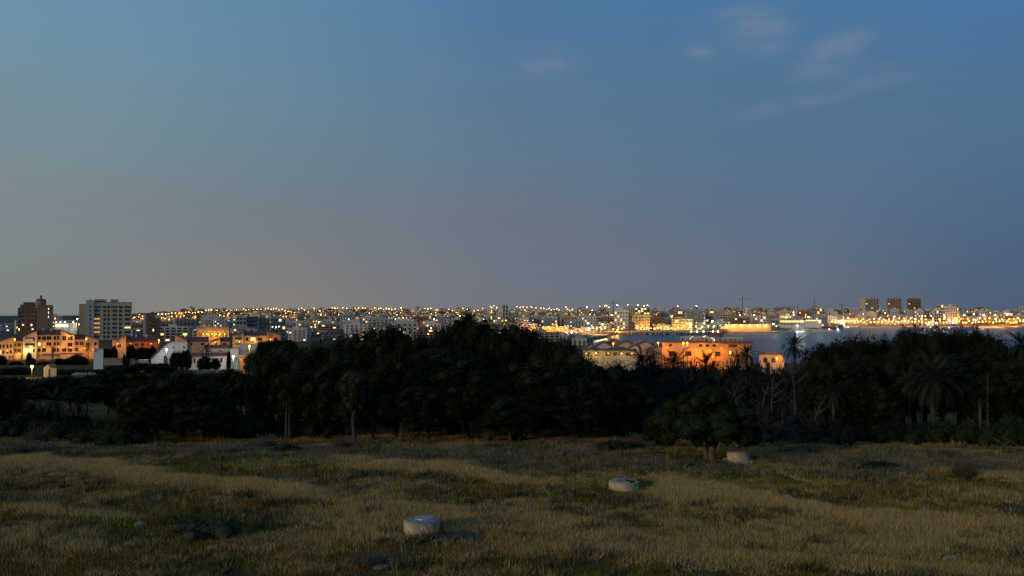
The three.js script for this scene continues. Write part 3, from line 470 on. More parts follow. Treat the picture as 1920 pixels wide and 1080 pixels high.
// a mast lamp whose head is seen at the pixel; its distance comes from the ground it stands on
function lamp(px, py, o = {}) {
  const h = o.h ?? 8, D = o.D ?? depthFor(px, py, h, o.lo ?? 500, o.hi ?? 3300), p = pt(px, py, D), gy = Math.min(terrain(p.x, p.z), p.y - 2.5), r = o.r ?? (D > 700 ? 0.55 : 0.22), tint = o.tint ?? 'amber', H = p.y - gy;
  const t = thing(o.name ?? 'street_lamp', o.label ?? 'amber street lamp on the hillside roads beyond the grove', 'street lamp', V3(p.x, gy, p.z), 0, o.group === null ? undefined : (o.group ?? o.label ?? 'hillside street lamps'));
  part(t, 'pole', [rod(V3(0, -0.5, 0), V3(0, H + r * 0.6, 0), 0.09 + H * 0.004, 0.05), bx(-r * 0.8, r * 0.8, H + r * 0.75, H + r * 1.15, -r * 0.8, r * 0.8)], poleMat);
  const b = part(t, 'lamp_head', globe, glow(tint, levelFor(o.seen ?? 2.2, r, D))); b.scale.setScalar(r); b.position.set(0, H, 0);
  if (o.cd !== 0) { const l = new THREE.PointLight(lin(...TINT[tint]), o.cd ?? 130); l.position.set(0, H - r - 0.12, r + 0.1); l.castShadow = true; l.shadow.radius = 8; t.add(l); }
  lampDots.push([px, py, D]);
  return t;
}
// a lamp fixed to a wall (bracket and head), given in a building's own axes but standing as a thing of its own
function wallLamp(pos, tint, cd, seen, D, label, group, r = 0.16) {
  const t = thing('wall_lamp', label, 'lamp', pos, Math.atan2(-pos.x, -pos.z), group);
  part(t, 'bracket', [rod(V3(0, 0.1, -0.6), V3(0, 0.1, 0), 0.04), bx(-r, r, r * 0.9, r * 1.3, -r, r)], poleMat);
  const b = part(t, 'lamp_head', globe, glow(tint, levelFor(seen, r, D))); b.scale.setScalar(r);
  if (cd) { const l = new THREE.PointLight(lin(...TINT[tint]), cd); l.position.set(0, -r - 0.05, r + 0.15); l.castShadow = true; l.shadow.radius = 6; t.add(l); }
  return t;
}

// ---------------------------------------------------------------- buildings given in photo pixels at a known distance
const wallMats = { white: matte(0.7, 0.68, 0.62), cream: matte(0.62, 0.54, 0.4), beige: matte(0.5, 0.42, 0.3), grey: matte(0.42, 0.43, 0.44), pale: matte(0.58, 0.57, 0.55), ochre: matte(0.5, 0.33, 0.16), brick: matte(0.24, 0.15, 0.1), brown: matte(0.28, 0.21, 0.15), rose: matte(0.45, 0.28, 0.24), blue: matte(0.3, 0.34, 0.38), sand: matte(0.46, 0.4, 0.31), terracotta: matte(0.4, 0.2, 0.11) };
const grain = noiseTexture(256, (u, v) => { const a = 0.78 + 0.22 * fbm(u * 20, v * 20, 5); return [a, a * 0.99, a * 0.97]; });
Object.values(wallMats).forEach((m) => { m.map = grain; });
const tileMat = matte(0.16, 0.06, 0.04, 0.9), slateMat = matte(0.09, 0.085, 0.09, 0.9), glassMat = new THREE.MeshStandardMaterial({ color: lin(0.025, 0.03, 0.038), roughness: 0.25 }), darkMat = matte(0.1, 0.08, 0.062), railMat = matte(0.16, 0.16, 0.17, 0.6), trimMat = wallMats.white;
const litWin = { warm: new THREE.MeshStandardMaterial({ color: 0x111111, emissive: lin(1, 0.6, 0.22), emissiveIntensity: 2.2 }), orange: new THREE.MeshStandardMaterial({ color: 0x111111, emissive: lin(1, 0.4, 0.08), emissiveIntensity: 0.9 }), white: new THREE.MeshStandardMaterial({ color: 0x111111, emissive: lin(1, 0.92, 0.7), emissiveIntensity: 1.4 }), lime: new THREE.MeshStandardMaterial({ color: 0x111111, emissive: lin(1, 0.92, 0.3), emissiveIntensity: 1.2 }) };
function site(name, label, category, px, D, o = {}) {
  const x = xOf(px, D), phi = Math.atan(x / D), gy = o.y ?? terrain(x, -D), g = thing(name, label, category, V3(x, gy, -D), Math.atan2(-x, D) + (o.yaw ?? 0), o.group, o.kind);
  const sx = D * Math.cos(phi) / F, sy = D / F;
  return { g, D, sx, sy, gy, X: (q) => (q - px) * sx, Y: (q) => pt(px, q, D).y - gy, W: (X, Y, Z) => V3(X, Y, Z).applyAxisAngle(V3(0, 1, 0), g.rotation.y).add(g.position) };
}
// wall x0..x1, y0..y1 with its front at z, with openings; cols and rows are intervals; every opening gets a pane
function facade(s, o) {
  const { x0, x1, y0, y1, cols, rows, z = 0, depth = 8, deep = 0.45, mat, pane = glassMat, lit = {} } = o, l = [bx(x0, x1, y0, y1, z - depth, z - deep)];
  let px = x0; for (const [a, b] of [...cols, [x1, x1]]) { if (a > px + 0.01) l.push(bx(px, a, y0, y1, z - deep + 0.002, z)); px = b; }
  for (const [a, b] of cols) { let py = y0; for (const [c, d] of [...rows, [y1, y1]]) { if (c > py + 0.01) l.push(bx(a, b, py, c, z - deep + 0.002, z)); py = d; } }
  part(s.g, o.name ?? 'wall', l, mat);
  cols.forEach(([a, b], i) => rows.forEach(([c, d], j) => { const k = lit[`${i},${j}`], w = part(s.g, 'window', bx(a + 0.03, b - 0.03, c + 0.03, d - 0.03, z - deep + 0.01, z - deep + 0.07), k ? litWin[k] : pane, k ? 'lit window' : undefined); if (o.mullion && b - a > 0.9) part(w, 'frame', bx((a + b) / 2 - 0.04, (a + b) / 2 + 0.04, c, d, z - deep + 0.06, z - deep + 0.11), trimMat); if (o.rail && b - a > o.rail) part(s.g, 'railing', bx(a, b, c, c + Math.min(1, (d - c) * 0.45), z - 0.06, z - 0.01), o.railMat ?? railMat); }));
}
const iv = (f, list) => list.map(([c, w]) => [f(c - w / 2), f(c + w / 2)].sort((a, b) => a - b));

{ // pale slab block with a grid of balconies
  const s = site('tall_apartment_block', 'tall pale apartment slab with a grid of dark balconies behind the orange apartments', 'apartment block', 205, 620), { X, Y } = s;
  const cols = iv(X, [[182.5, 10.5], [196.5, 4.6], [204, 4.2], [215.5, 9.5], [226.5, 5.5], [240, 11]]), rows = iv(Y, [[631.5, 5], [623.7, 5], [615.3, 5], [607.3, 5], [599, 5], [591, 5], [583.4, 5], [575.5, 5]]);
  facade(s, { x0: X(177), x1: X(248), y0: -2, y1: Y(567), cols, rows, depth: 14, deep: 1.3, mat: wallMats.cream, rail: 2.5, mullion: true, lit: { '0,1': 'orange', '0,2': 'orange', '0,3': 'orange', '0,4': 'orange', '5,2': 'warm' } });
  facade(s, { name: 'stair_tower', x0: X(162), x1: X(176.9), y0: -2, y1: Y(562.5), cols: iv(X, [[170, 3.2]]), rows, z: 0.6, depth: 13, deep: 0.9, mat: wallMats.pale, rail: 0.5 });
  part(s.g, 'side_wing', bx(X(149), X(161.9), -2, Y(570), -16, -3), wallMats.beige);
  part(s.g, 'parapet', [bx(X(177), X(248.5), Y(574), Y(572.8), -0.2, 0.9), bx(X(176.5), X(249), Y(567), Y(566.2), -14.2, 0.3)], wallMats.pale);
  part(s.g, 'roof_hut', [bx(X(207), X(222), Y(566.2), Y(561), -10, -4)], wallMats.beige); part(s.g, 'roof_pergola', [bx(X(177), X(200), Y(563), Y(561.3), -9, -1), ...[178, 183, 188, 193, 199].map((q) => bx(X(q), X(q + 1), Y(566.2), Y(563), -2, -1.4)), bx(X(178), X(198), Y(566.2), Y(563.6), -9, -8)], slateMat);
  part(s.g, 'mast', [rod(V3(X(232), Y(566), -6), V3(X(232), Y(562), -6), 0.15), rod(V3(X(169), Y(562.5), -6), V3(X(169), Y(558), -6), 0.12)], slateMat);
}
{ // domed brick block
  const s = site('domed_apartment_block', 'brown brick apartment block with a round turret and small dark dome', 'apartment block', 70, 560), { X, Y } = s;
  const rows = iv(Y, [[618, 4], [610, 4], [602, 4], [594, 4], [586, 4], [579, 3.6]]);
  facade(s, { x0: X(34), x1: X(70), y0: -2, y1: Y(577), cols: iv(X, [[38, 3], [44, 4], [52, 5], [62, 4], [67.5, 2.6]]), rows: rows.slice(0, 5), depth: 14, deep: 0.8, mat: wallMats.brick, rail: 1, lit: { '1,1': 'warm', '3,0': 'white' } });
  facade(s, { name: 'main_wall', x0: X(70.1), x1: X(100), y0: -2, y1: Y(573), cols: iv(X, [[91.5, 1.6]]), rows, z: 1.2, depth: 17, deep: 0.5, mat: wallMats.brown, lit: { '0,4': 'warm', '0,5': 'warm', '0,3': 'white' } });
  part(s.g, 'penthouse', [bx(X(38), X(68), Y(577), Y(571), -13, -2), bx(X(44), X(66), Y(571), Y(568), -12, -3)], wallMats.brick); part(s.g, 'roof', bx(X(43.5), X(66.5), Y(568), Y(566.6), -12.3, -2.7), slateMat);
  const cyl = new THREE.CylinderGeometry(3, 3, Y(563.5) - Y(576), 20); cyl.translate(X(77), (Y(563.5) + Y(576)) / 2, -2); part(s.g, 'turret', cyl, wallMats.brown);
  const dm = new THREE.SphereGeometry(3.05, 20, 8, 0, 6.2832, 0, 1.571); dm.scale(1, 0.45, 1); dm.translate(X(77), Y(563.5), -2); const d = part(s.g, 'dome', dm, slateMat);
  part(d, 'finial', [rod(V3(X(77), Y(561), -2), V3(X(77), Y(553.5), -2), 0.5, 0.35, 8), (() => { const q = new THREE.SphereGeometry(0.8, 10, 8); q.translate(X(77), Y(556), -2); return q; })()], slateMat);
  part(s.g, 'parapet', bx(X(70), X(100.2), Y(573), Y(572), -15.8, 1.4), wallMats.brick);
}
{ // small brown block
  const s = site('brown_apartment_block', 'narrow brown apartment block right of the pale slab', 'apartment block', 285, 480), { X, Y } = s;
  facade(s, { x0: X(274), x1: X(291), y0: -2, y1: Y(588.5), cols: iv(X, [[282, 4], [288, 2.5]]), rows: iv(Y, [[626, 4.5], [619, 4.5], [611, 4.5], [603, 4.5], [596, 4]]), depth: 10, deep: 0.7, mat: wallMats.brick, rail: 0.8, lit: { '1,1': 'warm' } });
  part(s.g, 'side_wall', [bx(X(269), X(273.9), -2, Y(590), -10, -0.5)], wallMats.pale); part(s.g, 'wing', bx(X(291.1), X(302), -2, Y(597), -11, -1), wallMats.rose); part(s.g, 'roof_hut', [bx(X(276), X(290), Y(588.5), Y(587), -8, -1), bx(X(284), X(289), Y(587), Y(584.5), -6, -3)], slateMat);
}
{ // bright canopy of a filling station seen between the two tall blocks
  const s = site('lit_canopy', 'brightly lit white forecourt canopy between the domed block and the pale slab', 'canopy', 119, 520), { X, Y } = s;
  part(s.g, 'canopy', [bx(X(103), X(143), Y(603), Y(601), -10, 0)], wallMats.white); part(s.g, 'lit_sign', bx(X(104), X(129), Y(613.5), Y(608), -9.6, -9.3), new THREE.MeshStandardMaterial({ color: 0x222222, emissive: lin(1, 0.86, 0.55), emissiveIntensity: 1.6 }), 'glowing shop front');
  part(s.g, 'post', [104, 117, 130, 142].map((q) => bx(X(q) - 0.2, X(q) + 0.2, -2, Y(603), -1, -0.6)), wallMats.pale); part(s.g, 'shop', bx(X(102), X(146), -2, Y(606), -16, -9.7), wallMats.pale);
  for (const q of [106, 114, 122, 130, 138]) wallLamp(s.W(X(q), Y(604.2), -4), 'white', 22, 2.2, 520, 'white ceiling lamp under the bright forecourt canopy', 'forecourt canopy lamps', 0.18);
}
// terraces of flats with mono-pitch gables
function terrace(s, segs, o = {}) {
  const { X, Y, g } = s, dep = o.depth ?? 9;
  for (const [kind, a, b, yl, yr, rowList, colList, mat, extra = {}] of segs) {
    const x0 = X(a), x1 = X(b), eave = Math.min(Y(yl), Y(yr)), rows = iv(Y, rowList).sort((p, q) => p[0] - q[0]), cols = iv(X, colList), z = extra.z ?? (kind === 'gable' ? 0.6 : 0);
    facade(s, { x0: x0 + 0.01, x1: x1 - 0.01, y0: -1.5, y1: eave, cols, rows, z, depth: dep, deep: 1, mat: wallMats[mat], rail: 1.6, railMat: wallMats.white, lit: extra.lit, mullion: true });
    if (kind === 'gable') { part(g, 'gable', prism([[x0, eave], [x1, eave], [Y(yl) > Y(yr) ? x0 : x1, Math.max(Y(yl), Y(yr))]], z - dep, z), wallMats[mat]); const e = 0.25, n = V3(x1 - x0, Y(yr) - Y(yl), 0); part(g, 'roof', prism([[x0 - e, Y(yl) + 0.02], [x1 + e, Y(yr) + 0.02], [x1 + e, Y(yr) + 0.25], [x0 - e, Y(yl) + 0.25]], z - dep - 0.2, z + 0.35), extra.tile ?? tileMat); }
    else { const ridge = Y(extra.ridge), r = new THREE.BufferGeometry(); const v = [[x0, eave + 0.02, z + 0.5], [x1, eave + 0.02, z + 0.5], [x1, ridge, z - dep * 0.55], [x0, ridge, z - dep * 0.55], [x1, eave + 0.02, z - dep - 0.3], [x0, eave + 0.02, z - dep - 0.3]]; r.setAttribute('position', new THREE.Float32BufferAttribute(v.flat(), 3)); r.setIndex([0, 1, 2, 0, 2, 3, 3, 2, 4, 3, 4, 5, 0, 5, 4, 0, 4, 1, 0, 3, 5, 1, 4, 2]); const q = r.toNonIndexed(); q.computeVertexNormals(); part(g, 'roof', q, extra.tile ?? tileMat); }
    if (extra.chimney) for (const c of extra.chimney) part(g, 'chimney', bx(X(c) - 0.35, X(c) + 0.35, eave, Y(extra.ridge) + 0.7, z - dep * 0.5, z - dep * 0.5 + 0.7), wallMats.pale);
  }
}
const fl = [[634, 9], [646.5, 7], [657, 7]];
{
  const s = site('terrace_apartments', 'three storey apartment terrace glowing orange under street lamps, with red roofs and white gables', 'apartment block', 95, 333);
  terrace(s, [
    ['gable', 0, 27, 640, 632, [[648, 7], [659, 7], [668, 6]], [[4, 4], [10, 4], [17, 4], [23, 4]], 'cream', { lit: { '0,1': 'warm', '2,0': 'orange' } }],
    ['flat', 27, 45, 639, 639, [[646, 6], [656, 6], [667, 9]], [[31, 4], [38, 6]], 'ochre', { ridge: 631, lit: { '0,0': 'orange', '1,0': 'orange' } }],
    ['gable', 45, 70.5, 632, 620, fl, [[56, 15], [65, 4]], 'white', { lit: { '0,0': 'warm' } }],
    ['flat', 70.5, 115, 628, 628, [[634, 7], [645, 6], [656, 7]], [[75, 5], [84, 7], [93, 9], [104, 5], [110, 4]], 'cream', { ridge: 619, chimney: [82, 97], lit: { '0,1': 'warm', '2,0': 'orange', '1,1': 'orange' } }],
    ['gable', 115, 141.5, 620, 630, fl, [[122, 8], [133, 9]], 'white', { lit: { '0,1': 'orange' } }],
    ['flat', 141.5, 162, 637, 637, [[645, 6], [656, 6]], [[146, 6], [155, 7]], 'cream', { ridge: 628, lit: { '1,0': 'orange' } }],
    ['gable', 162, 188, 630, 638, [[646, 6], [657, 6]], [[168, 6], [182, 5]], 'cream', { lit: { '0,0': 'orange' } }],
  ]);
  const arc = []; for (let q = 12; q <= 46; q += 5.5) arc.push(bx(s.X(q), s.X(q + 1.6), -1.5, s.Y(663), 2, 2.6)); arc.push(bx(s.X(11), s.X(48), s.Y(663), s.Y(661.5), 1.4, 2.7)); part(s.g, 'arcade', arc, wallMats.white);
  part(s.g, 'ledge', [bx(s.X(66), s.X(150), s.Y(652.4), s.Y(651.4), 0.65, 1.2), bx(s.X(72), s.X(160), s.Y(662.2), s.Y(661), 0.65, 1.3)], wallMats.white);
  for (const [q, y, z, c, k] of [[84, 650, 3, 'sodium', 26], [112, 650, 3.2, 'sodium', 30], [135, 652, 3.4, 'sodium', 26], [160, 653, 3.2, 'sodium', 30], [18, 656, 3.5, 'amber', 24], [38, 661, 3.5, 'amber', 22], [176, 655, 3.4, 'sodium', 26]]) wallLamp(s.W(s.X(q), s.Y(y), z), c, k, 0.8, 333, 'orange wall lamp on the glowing apartment terrace', 'wall lamps of the glowing terrace');
  wallLamp(s.W(s.X(131.5), s.Y(630.5), 1.6), 'amber', 20, 2, 333, 'small lamp on the top balcony of the apartment terrace');
  wallLamp(s.W(s.X(53), s.Y(654), 2.2), 'lime', 50, 3, 333, 'pale yellow lamp by the arcade of the apartment terrace');
}
{
  const s = site('terrace_house', 'lower orange lit terrace with one white gable behind the farm', 'apartment block', 255, 325);
  terrace(s, [['gable', 212, 237.5, 638, 629, [[648, 6]], [[225, 6]], 'cream'], ['flat', 237.5, 297, 640.5, 640.5, [[646.5, 5]], [[245, 5], [257, 6], [268, 5], [281, 6]], 'terracotta', { ridge: 631, chimney: [256, 275] }]]);
  for (const q of [222, 246, 284]) wallLamp(s.W(s.X(q), s.Y(644), 3), 'sodium', 24, 0.7, 325, 'orange wall lamp on the lower terrace', 'wall lamps of the lower terrace');
}
{
  const s = site('terrace_flats', 'pinkish gabled flats above the white farmhouse roofs', 'apartment block', 480, 300);
  terrace(s, [['gable', 437, 458, 629, 622, [[636, 6], [646, 6]], [[448, 12]], 'sand'], ['flat', 458, 501, 629.5, 629.5, [[636, 6]], [[464, 5], [475, 9], [488, 8]], 'cream', { ridge: 620, lit: { '1,0': 'warm' }, chimney: [466, 477] }], ['gable', 501, 527, 621, 629, [[636, 6], [644, 5]], [[507, 6], [518, 7]], 'rose']]);
  for (const [q, y] of [[450, 640], [508, 636], [480, 640]]) wallLamp(s.W(s.X(q), s.Y(y), 2.6), 'amber', 26, 0.7, 300, 'amber wall lamp on the pinkish gabled flats', 'wall lamps of the pinkish flats');
  const s2 = site('gabled_house', 'small gabled house between the farm and the pinkish flats', 'house', 400, 310);
  terrace(s2, [['gable', 330, 352, 628, 638, [[640, 4]], [[338, 4]], 'sand'], ['flat', 352, 392, 640, 640, [[645, 4]], [[360, 4], [380, 5]], 'sand', { ridge: 632 }], ['gable', 396, 414, 642, 634, [[645, 5]], [[406, 5]], 'cream'], ['flat', 414, 432, 640, 640, [[646, 5]], [[422, 6]], 'cream', { ridge: 633 }]]);
  wallLamp(s2.W(s2.X(404), s2.Y(641), 2.2), 'amber', 20, 0.6, 310, 'amber wall lamp on the small gabled house');
}
{ // orange arcade further back
  const s = site('lit_arcade_building', 'flat roofed building with a row of glowing orange arches', 'building', 398, 430);
  const { X, Y } = s; facade(s, { x0: X(370), x1: X(430), y0: -1.5, y1: Y(614), cols: iv(X, [[377, 7], [387, 7], [397, 7], [407, 7], [417, 7], [425, 5]]), rows: iv(Y, [[628, 9]]), depth: 10, deep: 1.6, mat: wallMats.cream, pane: wallMats.beige });
  part(s.g, 'cornice', bx(X(369), X(431), Y(614), Y(613), -10, 0.8), wallMats.pale);
  for (const q of [382, 389, 398, 406, 414, 422]) wallLamp(s.W(X(q), Y(626), 1.0), 'amber', 20, 2.6, 430, 'glowing amber lantern on the orange arcade', 'lanterns of the orange arcade', 0.18);
}
{ // the white farm
  const s = site('white_farmhouse', 'white farmhouse with a tall sloping gable wall lit by a floodlight', 'farmhouse', 318, 222), { X, Y } = s;
  part(s.g, 'gable_wall', prism([[X(285), -1], [X(285), Y(673)], [X(306), Y(654)], [X(313), Y(646)], [X(330), Y(641)], [X(352), Y(642)], [X(352), -1], [X(316), -1], [X(316), Y(675)], [X(314), Y(668)], [X(311), Y(666)], [X(308.5), Y(668)], [X(308), Y(675)], [X(308), -1]], -7, 0), wallMats.white);
  part(s.g, 'door', bx(X(307.5), X(316.5), -1, Y(666), -2.1, -2), matte(0.2, 0.13, 0.08), 'wooden door deep in the arched doorway'); part(s.g, 'coping', prism([[X(284), Y(672.7)], [X(306), Y(653.6)], [X(313), Y(645.6)], [X(313), Y(644.6)], [X(305), Y(652.6)], [X(284), Y(671.6)]], -7.2, 0.2), tileMat);
  part(s.g, 'window', bx(X(325), X(328), Y(653), Y(650), 0, 0.06), glassMat); part(s.g, 'window', bx(X(344), X(348), Y(653), Y(650), 0, 0.06), glassMat);
  const g2 = site('farm_range', 'long low white farm range with two tiers of red tiled roof', 'farm building', 395, 214), a = g2;
  terrace(a, [['flat', 353, 432, 668, 668, [[676, 9]], [[366, 3], [382, 5], [400, 3], [416, 4]], 'white', { ridge: 662 }]], { depth: 5 });
  facade(a, { name: 'upper_wall', x0: a.X(384), x1: a.X(432), y0: -1, y1: a.Y(654.5), cols: iv(a.X, [[391, 7], [415, 8]]), rows: iv(a.Y, [[660, 2.5]]), z: -5.2, depth: 6, deep: 0.4, mat: wallMats.white });
  part(a.g, 'upper_roof', prism([[a.X(383), a.Y(654.8)], [a.X(433), a.Y(654.8)], [a.X(433), a.Y(649.5)], [a.X(385), a.Y(649.5)]], -11, -4.9), tileMat);
  facade(a, { name: 'end_house', x0: a.X(433), x1: a.X(449), y0: -1, y1: a.Y(655), cols: iv(a.X, [[445, 3]]), rows: iv(a.Y, [[674, 6]]), z: -0.5, depth: 7, deep: 0.3, mat: wallMats.white });
  part(a.g, 'end_wing', bx(a.X(446), a.X(500), -1, a.Y(648), -9, -3), wallMats.pale);
  const k = site('yellow_porch', 'small flat roofed porch glowing yellow beside the farm range', 'porch', 458, 208); facade(k, { x0: k.X(450), x1: k.X(469), y0: -1, y1: k.Y(668), cols: iv(k.X, [[460, 8]]), rows: iv(k.Y, [[677, 8]]), depth: 4, deep: 0.5, mat: wallMats.cream, pane: darkMat });
  part(k.g, 'roof', bx(k.X(449), k.X(471), k.Y(668), k.Y(666.8), -4, 0.5), wallMats.pale);
  lamp(312.5, 655.5, { D: 217.5, tint: 'cool', cd: 40, seen: 12, r: 0.22, name: 'floodlight', label: 'white floodlight on the gable of the white farmhouse', group: null });
  lamp(437.5, 668.6, { D: 209, tint: 'cool', cd: 70, seen: 18, r: 0.25, name: 'floodlight', label: 'large white globe lamp before the low farm range', group: null });
  lamp(467.6, 649, { D: 205, tint: 'amber', cd: 120, seen: 12, r: 0.22, label: 'amber lamp over the tree by the yellow porch', group: null });
  lamp(60, 687, { D: 175, tint: 'warm', cd: 45, seen: 24, r: 0.24, name: 'floodlight', label: 'low warm floodlight on the dark ground below the apartments', group: null });
  const w = site('garden_wall', 'low pale garden wall below the white farm', 'wall', 420, 196); part(w.g, 'wall', [bx(w.X(368), w.X(452), -0.5, 0.75, -0.3, 0), ...[372, 386, 400, 412, 424, 436, 448].map((q) => bx(w.X(q) - 0.2, w.X(q) + 0.2, -0.5, 1.0, -0.35, 0.05))], wallMats.sand);
  const w2 = site('yard_wall', 'long ochre yard wall behind the white transformer tower', 'wall', 235, 255); part(w2.g, 'wall', bx(w2.X(196), w2.X(284), -0.5, w2.Y(672), -0.3, 0), wallMats.beige); part(w2.g, 'coping', bx(w2.X(195), w2.X(285), w2.Y(672), w2.Y(671), -0.4, 0.1), wallMats.cream);
  const sh = site('small_outhouse', 'tiny bluish white outhouse before the sloping farmhouse gable', 'outhouse', 271, 214); part(sh.g, 'wall', bx(sh.X(262), sh.X(280), -0.6, sh.Y(676), -3, 0), wallMats.pale); part(sh.g, 'roof', bx(sh.X(261), sh.X(281), sh.Y(676), sh.Y(675), -3.1, 0.15), wallMats.white);
}
{ // transformer tower, shed, rubble wall
  const s = site('transformer_tower', 'narrow white transformer tower with a small dark emblem near its top', 'tower', 186, 205), { X, Y } = s;
  part(s.g, 'wall', bx(X(177), X(195), -0.8, Y(655), -2.2, 0), matte(0.82, 0.84, 0.84)); part(s.g, 'roof', bx(X(176.6), X(195.4), Y(655), Y(654), -2.3, 0.1), wallMats.pale);
  const e = new THREE.TorusGeometry(0.2, 0.06, 6, 16, 3.6); e.scale(1.25, 0.9, 0.4); e.rotateZ(0.2); e.translate(X(181.5), Y(658.6), 0.03); part(s.g, 'emblem', [e, bx(X(179.8), X(183.4), Y(659.2), Y(658.4), 0.004, 0.03)], darkMat, 'dark emblem');
  const h = site('garden_shed', 'small white shed with a pitched roof on the dark ground', 'shed', 96, 178); part(h.g, 'wall', [bx(h.X(84), h.X(108), -0.6, h.Y(690), -2.4, 0), prism([[h.X(84), h.Y(690)], [h.X(97), h.Y(690)], [h.X(92), h.Y(684)]], -2.4, 0)], wallMats.pale); part(h.g, 'roof', prism([[h.X(91.5), h.Y(683.6)], [h.X(97.5), h.Y(690.2)], [h.X(108.5), h.Y(690.2)], [h.X(106), h.Y(684)]], -2.5, 0.1), slateMat); part(h.g, 'door', bx(h.X(93), h.X(96), -0.4, h.Y(691), 0, 0.05), darkMat);
  const r = site('rubble_wall', 'broken pale rubble wall at the foot of the white tower', 'wall', 158, 185); const R = rng(8), l = []; for (let q = 137; q < 180; q += 3) l.push(bx(r.X(q), r.X(q + 2.7), -0.5, 0.25 + 0.45 * R(), -0.4 - 0.2 * R(), 0)); part(r.g, 'wall', l, wallMats.pale);
}
// ---------------------------------------------------------------- the seaside houses right of the grove
{
  const s = site('orange_villa', 'long two storey villa flooded with orange light, with arched windows and a roof terrace', 'villa', 1320, 240), { X, Y } = s;
  const win = iv(X, [[1256, 5], [1313, 7], [1326, 7], [1338.5, 7], [1373, 16]]), rows = iv(Y, [[648, 5]]), low = iv(Y, [[663, 9]]);
  facade(s, { x0: X(1241), x1: X(1352), y0: Y(655), y1: Y(643), cols: win.slice(0, 4), rows, depth: 9, deep: 0.4, mat: wallMats.sand });
  facade(s, { name: 'right_wall', x0: X(1352.1), x1: X(1404), y0: Y(655), y1: Y(644), cols: win.slice(4), rows, z: 0.4, depth: 9, deep: 0.4, mat: wallMats.ochre });
  facade(s, { name: 'ground_floor', x0: X(1240), x1: X(1405), y0: -1, y1: Y(655) - 0.01, cols: iv(X, [[1260, 12], [1290, 12], [1345, 10], [1370, 10], [1392, 8]]), rows: low, z: 0.9, depth: 10, deep: 0.5, mat: wallMats.ochre });
  for (const q of [1313, 1326, 1338.5]) { const a = new THREE.TorusGeometry(3.6 * s.sx, 0.09, 6, 14, Math.PI); a.scale(1, 0.8, 0.5); a.translate(X(q), Y(646.5), 0.02); part(s.g, 'window_arch', a, wallMats.white); }
  part(s.g, 'roof', [bx(X(1240), X(1353), Y(643), Y(641.3), -9.5, 1.2), bx(X(1353.1), X(1411), Y(644), Y(641.6), -9.5, 1.6)], tileMat);
  const t = []; for (let q = 1274; q < 1396; q += 9) t.push(bx(X(q), X(q + 1.3), Y(641.3), Y(634), -6, -5.7)); t.push(bx(X(1273), X(1340), Y(634), Y(632.8), -8.5, -5.5), bx(X(1355), X(1396), Y(635.4), Y(634), -8.5, -5.5)); part(s.g, 'roof_terrace', t, wallMats.white); part(s.g, 'roof_room', [bx(X(1300), X(1322), Y(641.3), Y(635), -9, -7), bx(X(1362), X(1384), Y(641.6), Y(636.5), -9, -7)], wallMats.pale); part(s.g, 'terrace_roof', prism([[X(1327), Y(632.6)], [X(1358), Y(632.6)], [X(1348), Y(626)], [X(1336), Y(626)]], -9, -5), tileMat);
  for (const [q, y, c] of [[1250, 652, 14], [1305, 654, 34], [1330, 656, 34], [1352, 653, 16], [1300, 666, 24], [1335, 668, 24]]) wallLamp(s.W(X(q), Y(y), 2.4), 'sodium', c, 0.6, 240, 'orange wall lamp on the long villa', 'wall lamps of the long villa');
  const pole = (px, py, o) => lamp(px, py, { tint: 'sodium', r: 0.24, seen: 9, cd: 110, group: null, ...o });
  pole(1281, 643, { D: 233, label: 'left head of the twin orange lamp before the long villa' }); pole(1288.5, 643, { D: 233, label: 'right head of the twin orange lamp before the long villa' });
  pole(1234, 642.6, { D: 240, seen: 4, cd: 60, label: 'orange lamp between the gabled houses and the long villa' }); pole(1369, 660, { D: 230, seen: 14, label: 'bright orange lamp low on the right end of the long villa' });
  const a = site('arched_house', 'small low orange house with a curved gable beside the tall palm', 'house', 1446, 205); const P = []; for (let i = 0; i <= 12; i++) { const u = i / 12; P.push([a.X(1423 + 46 * u), a.Y(664 - 1.2 * Math.sin(u * 3.14) + (u > 0.85 ? (u - 0.85) * 60 : 0))]); }
  part(a.g, 'wall', prism([[a.X(1422), -1], [a.X(1470), -1], ...P.reverse()], -6, 0), wallMats.cream); part(a.g, 'roof', bx(a.X(1421), a.X(1466), a.Y(664.6), a.Y(663.2), -6.2, 0.5), tileMat);
  for (const q of [1434, 1449]) { const d = new THREE.CylinderGeometry(4 * a.sx, 4 * a.sx, 0.12, 18); d.rotateX(Math.PI / 2); d.translate(a.X(q), a.Y(674), 0); part(a.g, 'arch_window', [d, bx(a.X(q - 4), a.X(q + 4), a.Y(680), a.Y(674), -0.06, 0.06)], darkMat); }
  pole(1456.5, 671.5, { D: 202, seen: 7, cd: 60, label: 'orange lamp beside the small curved gable house' });
}
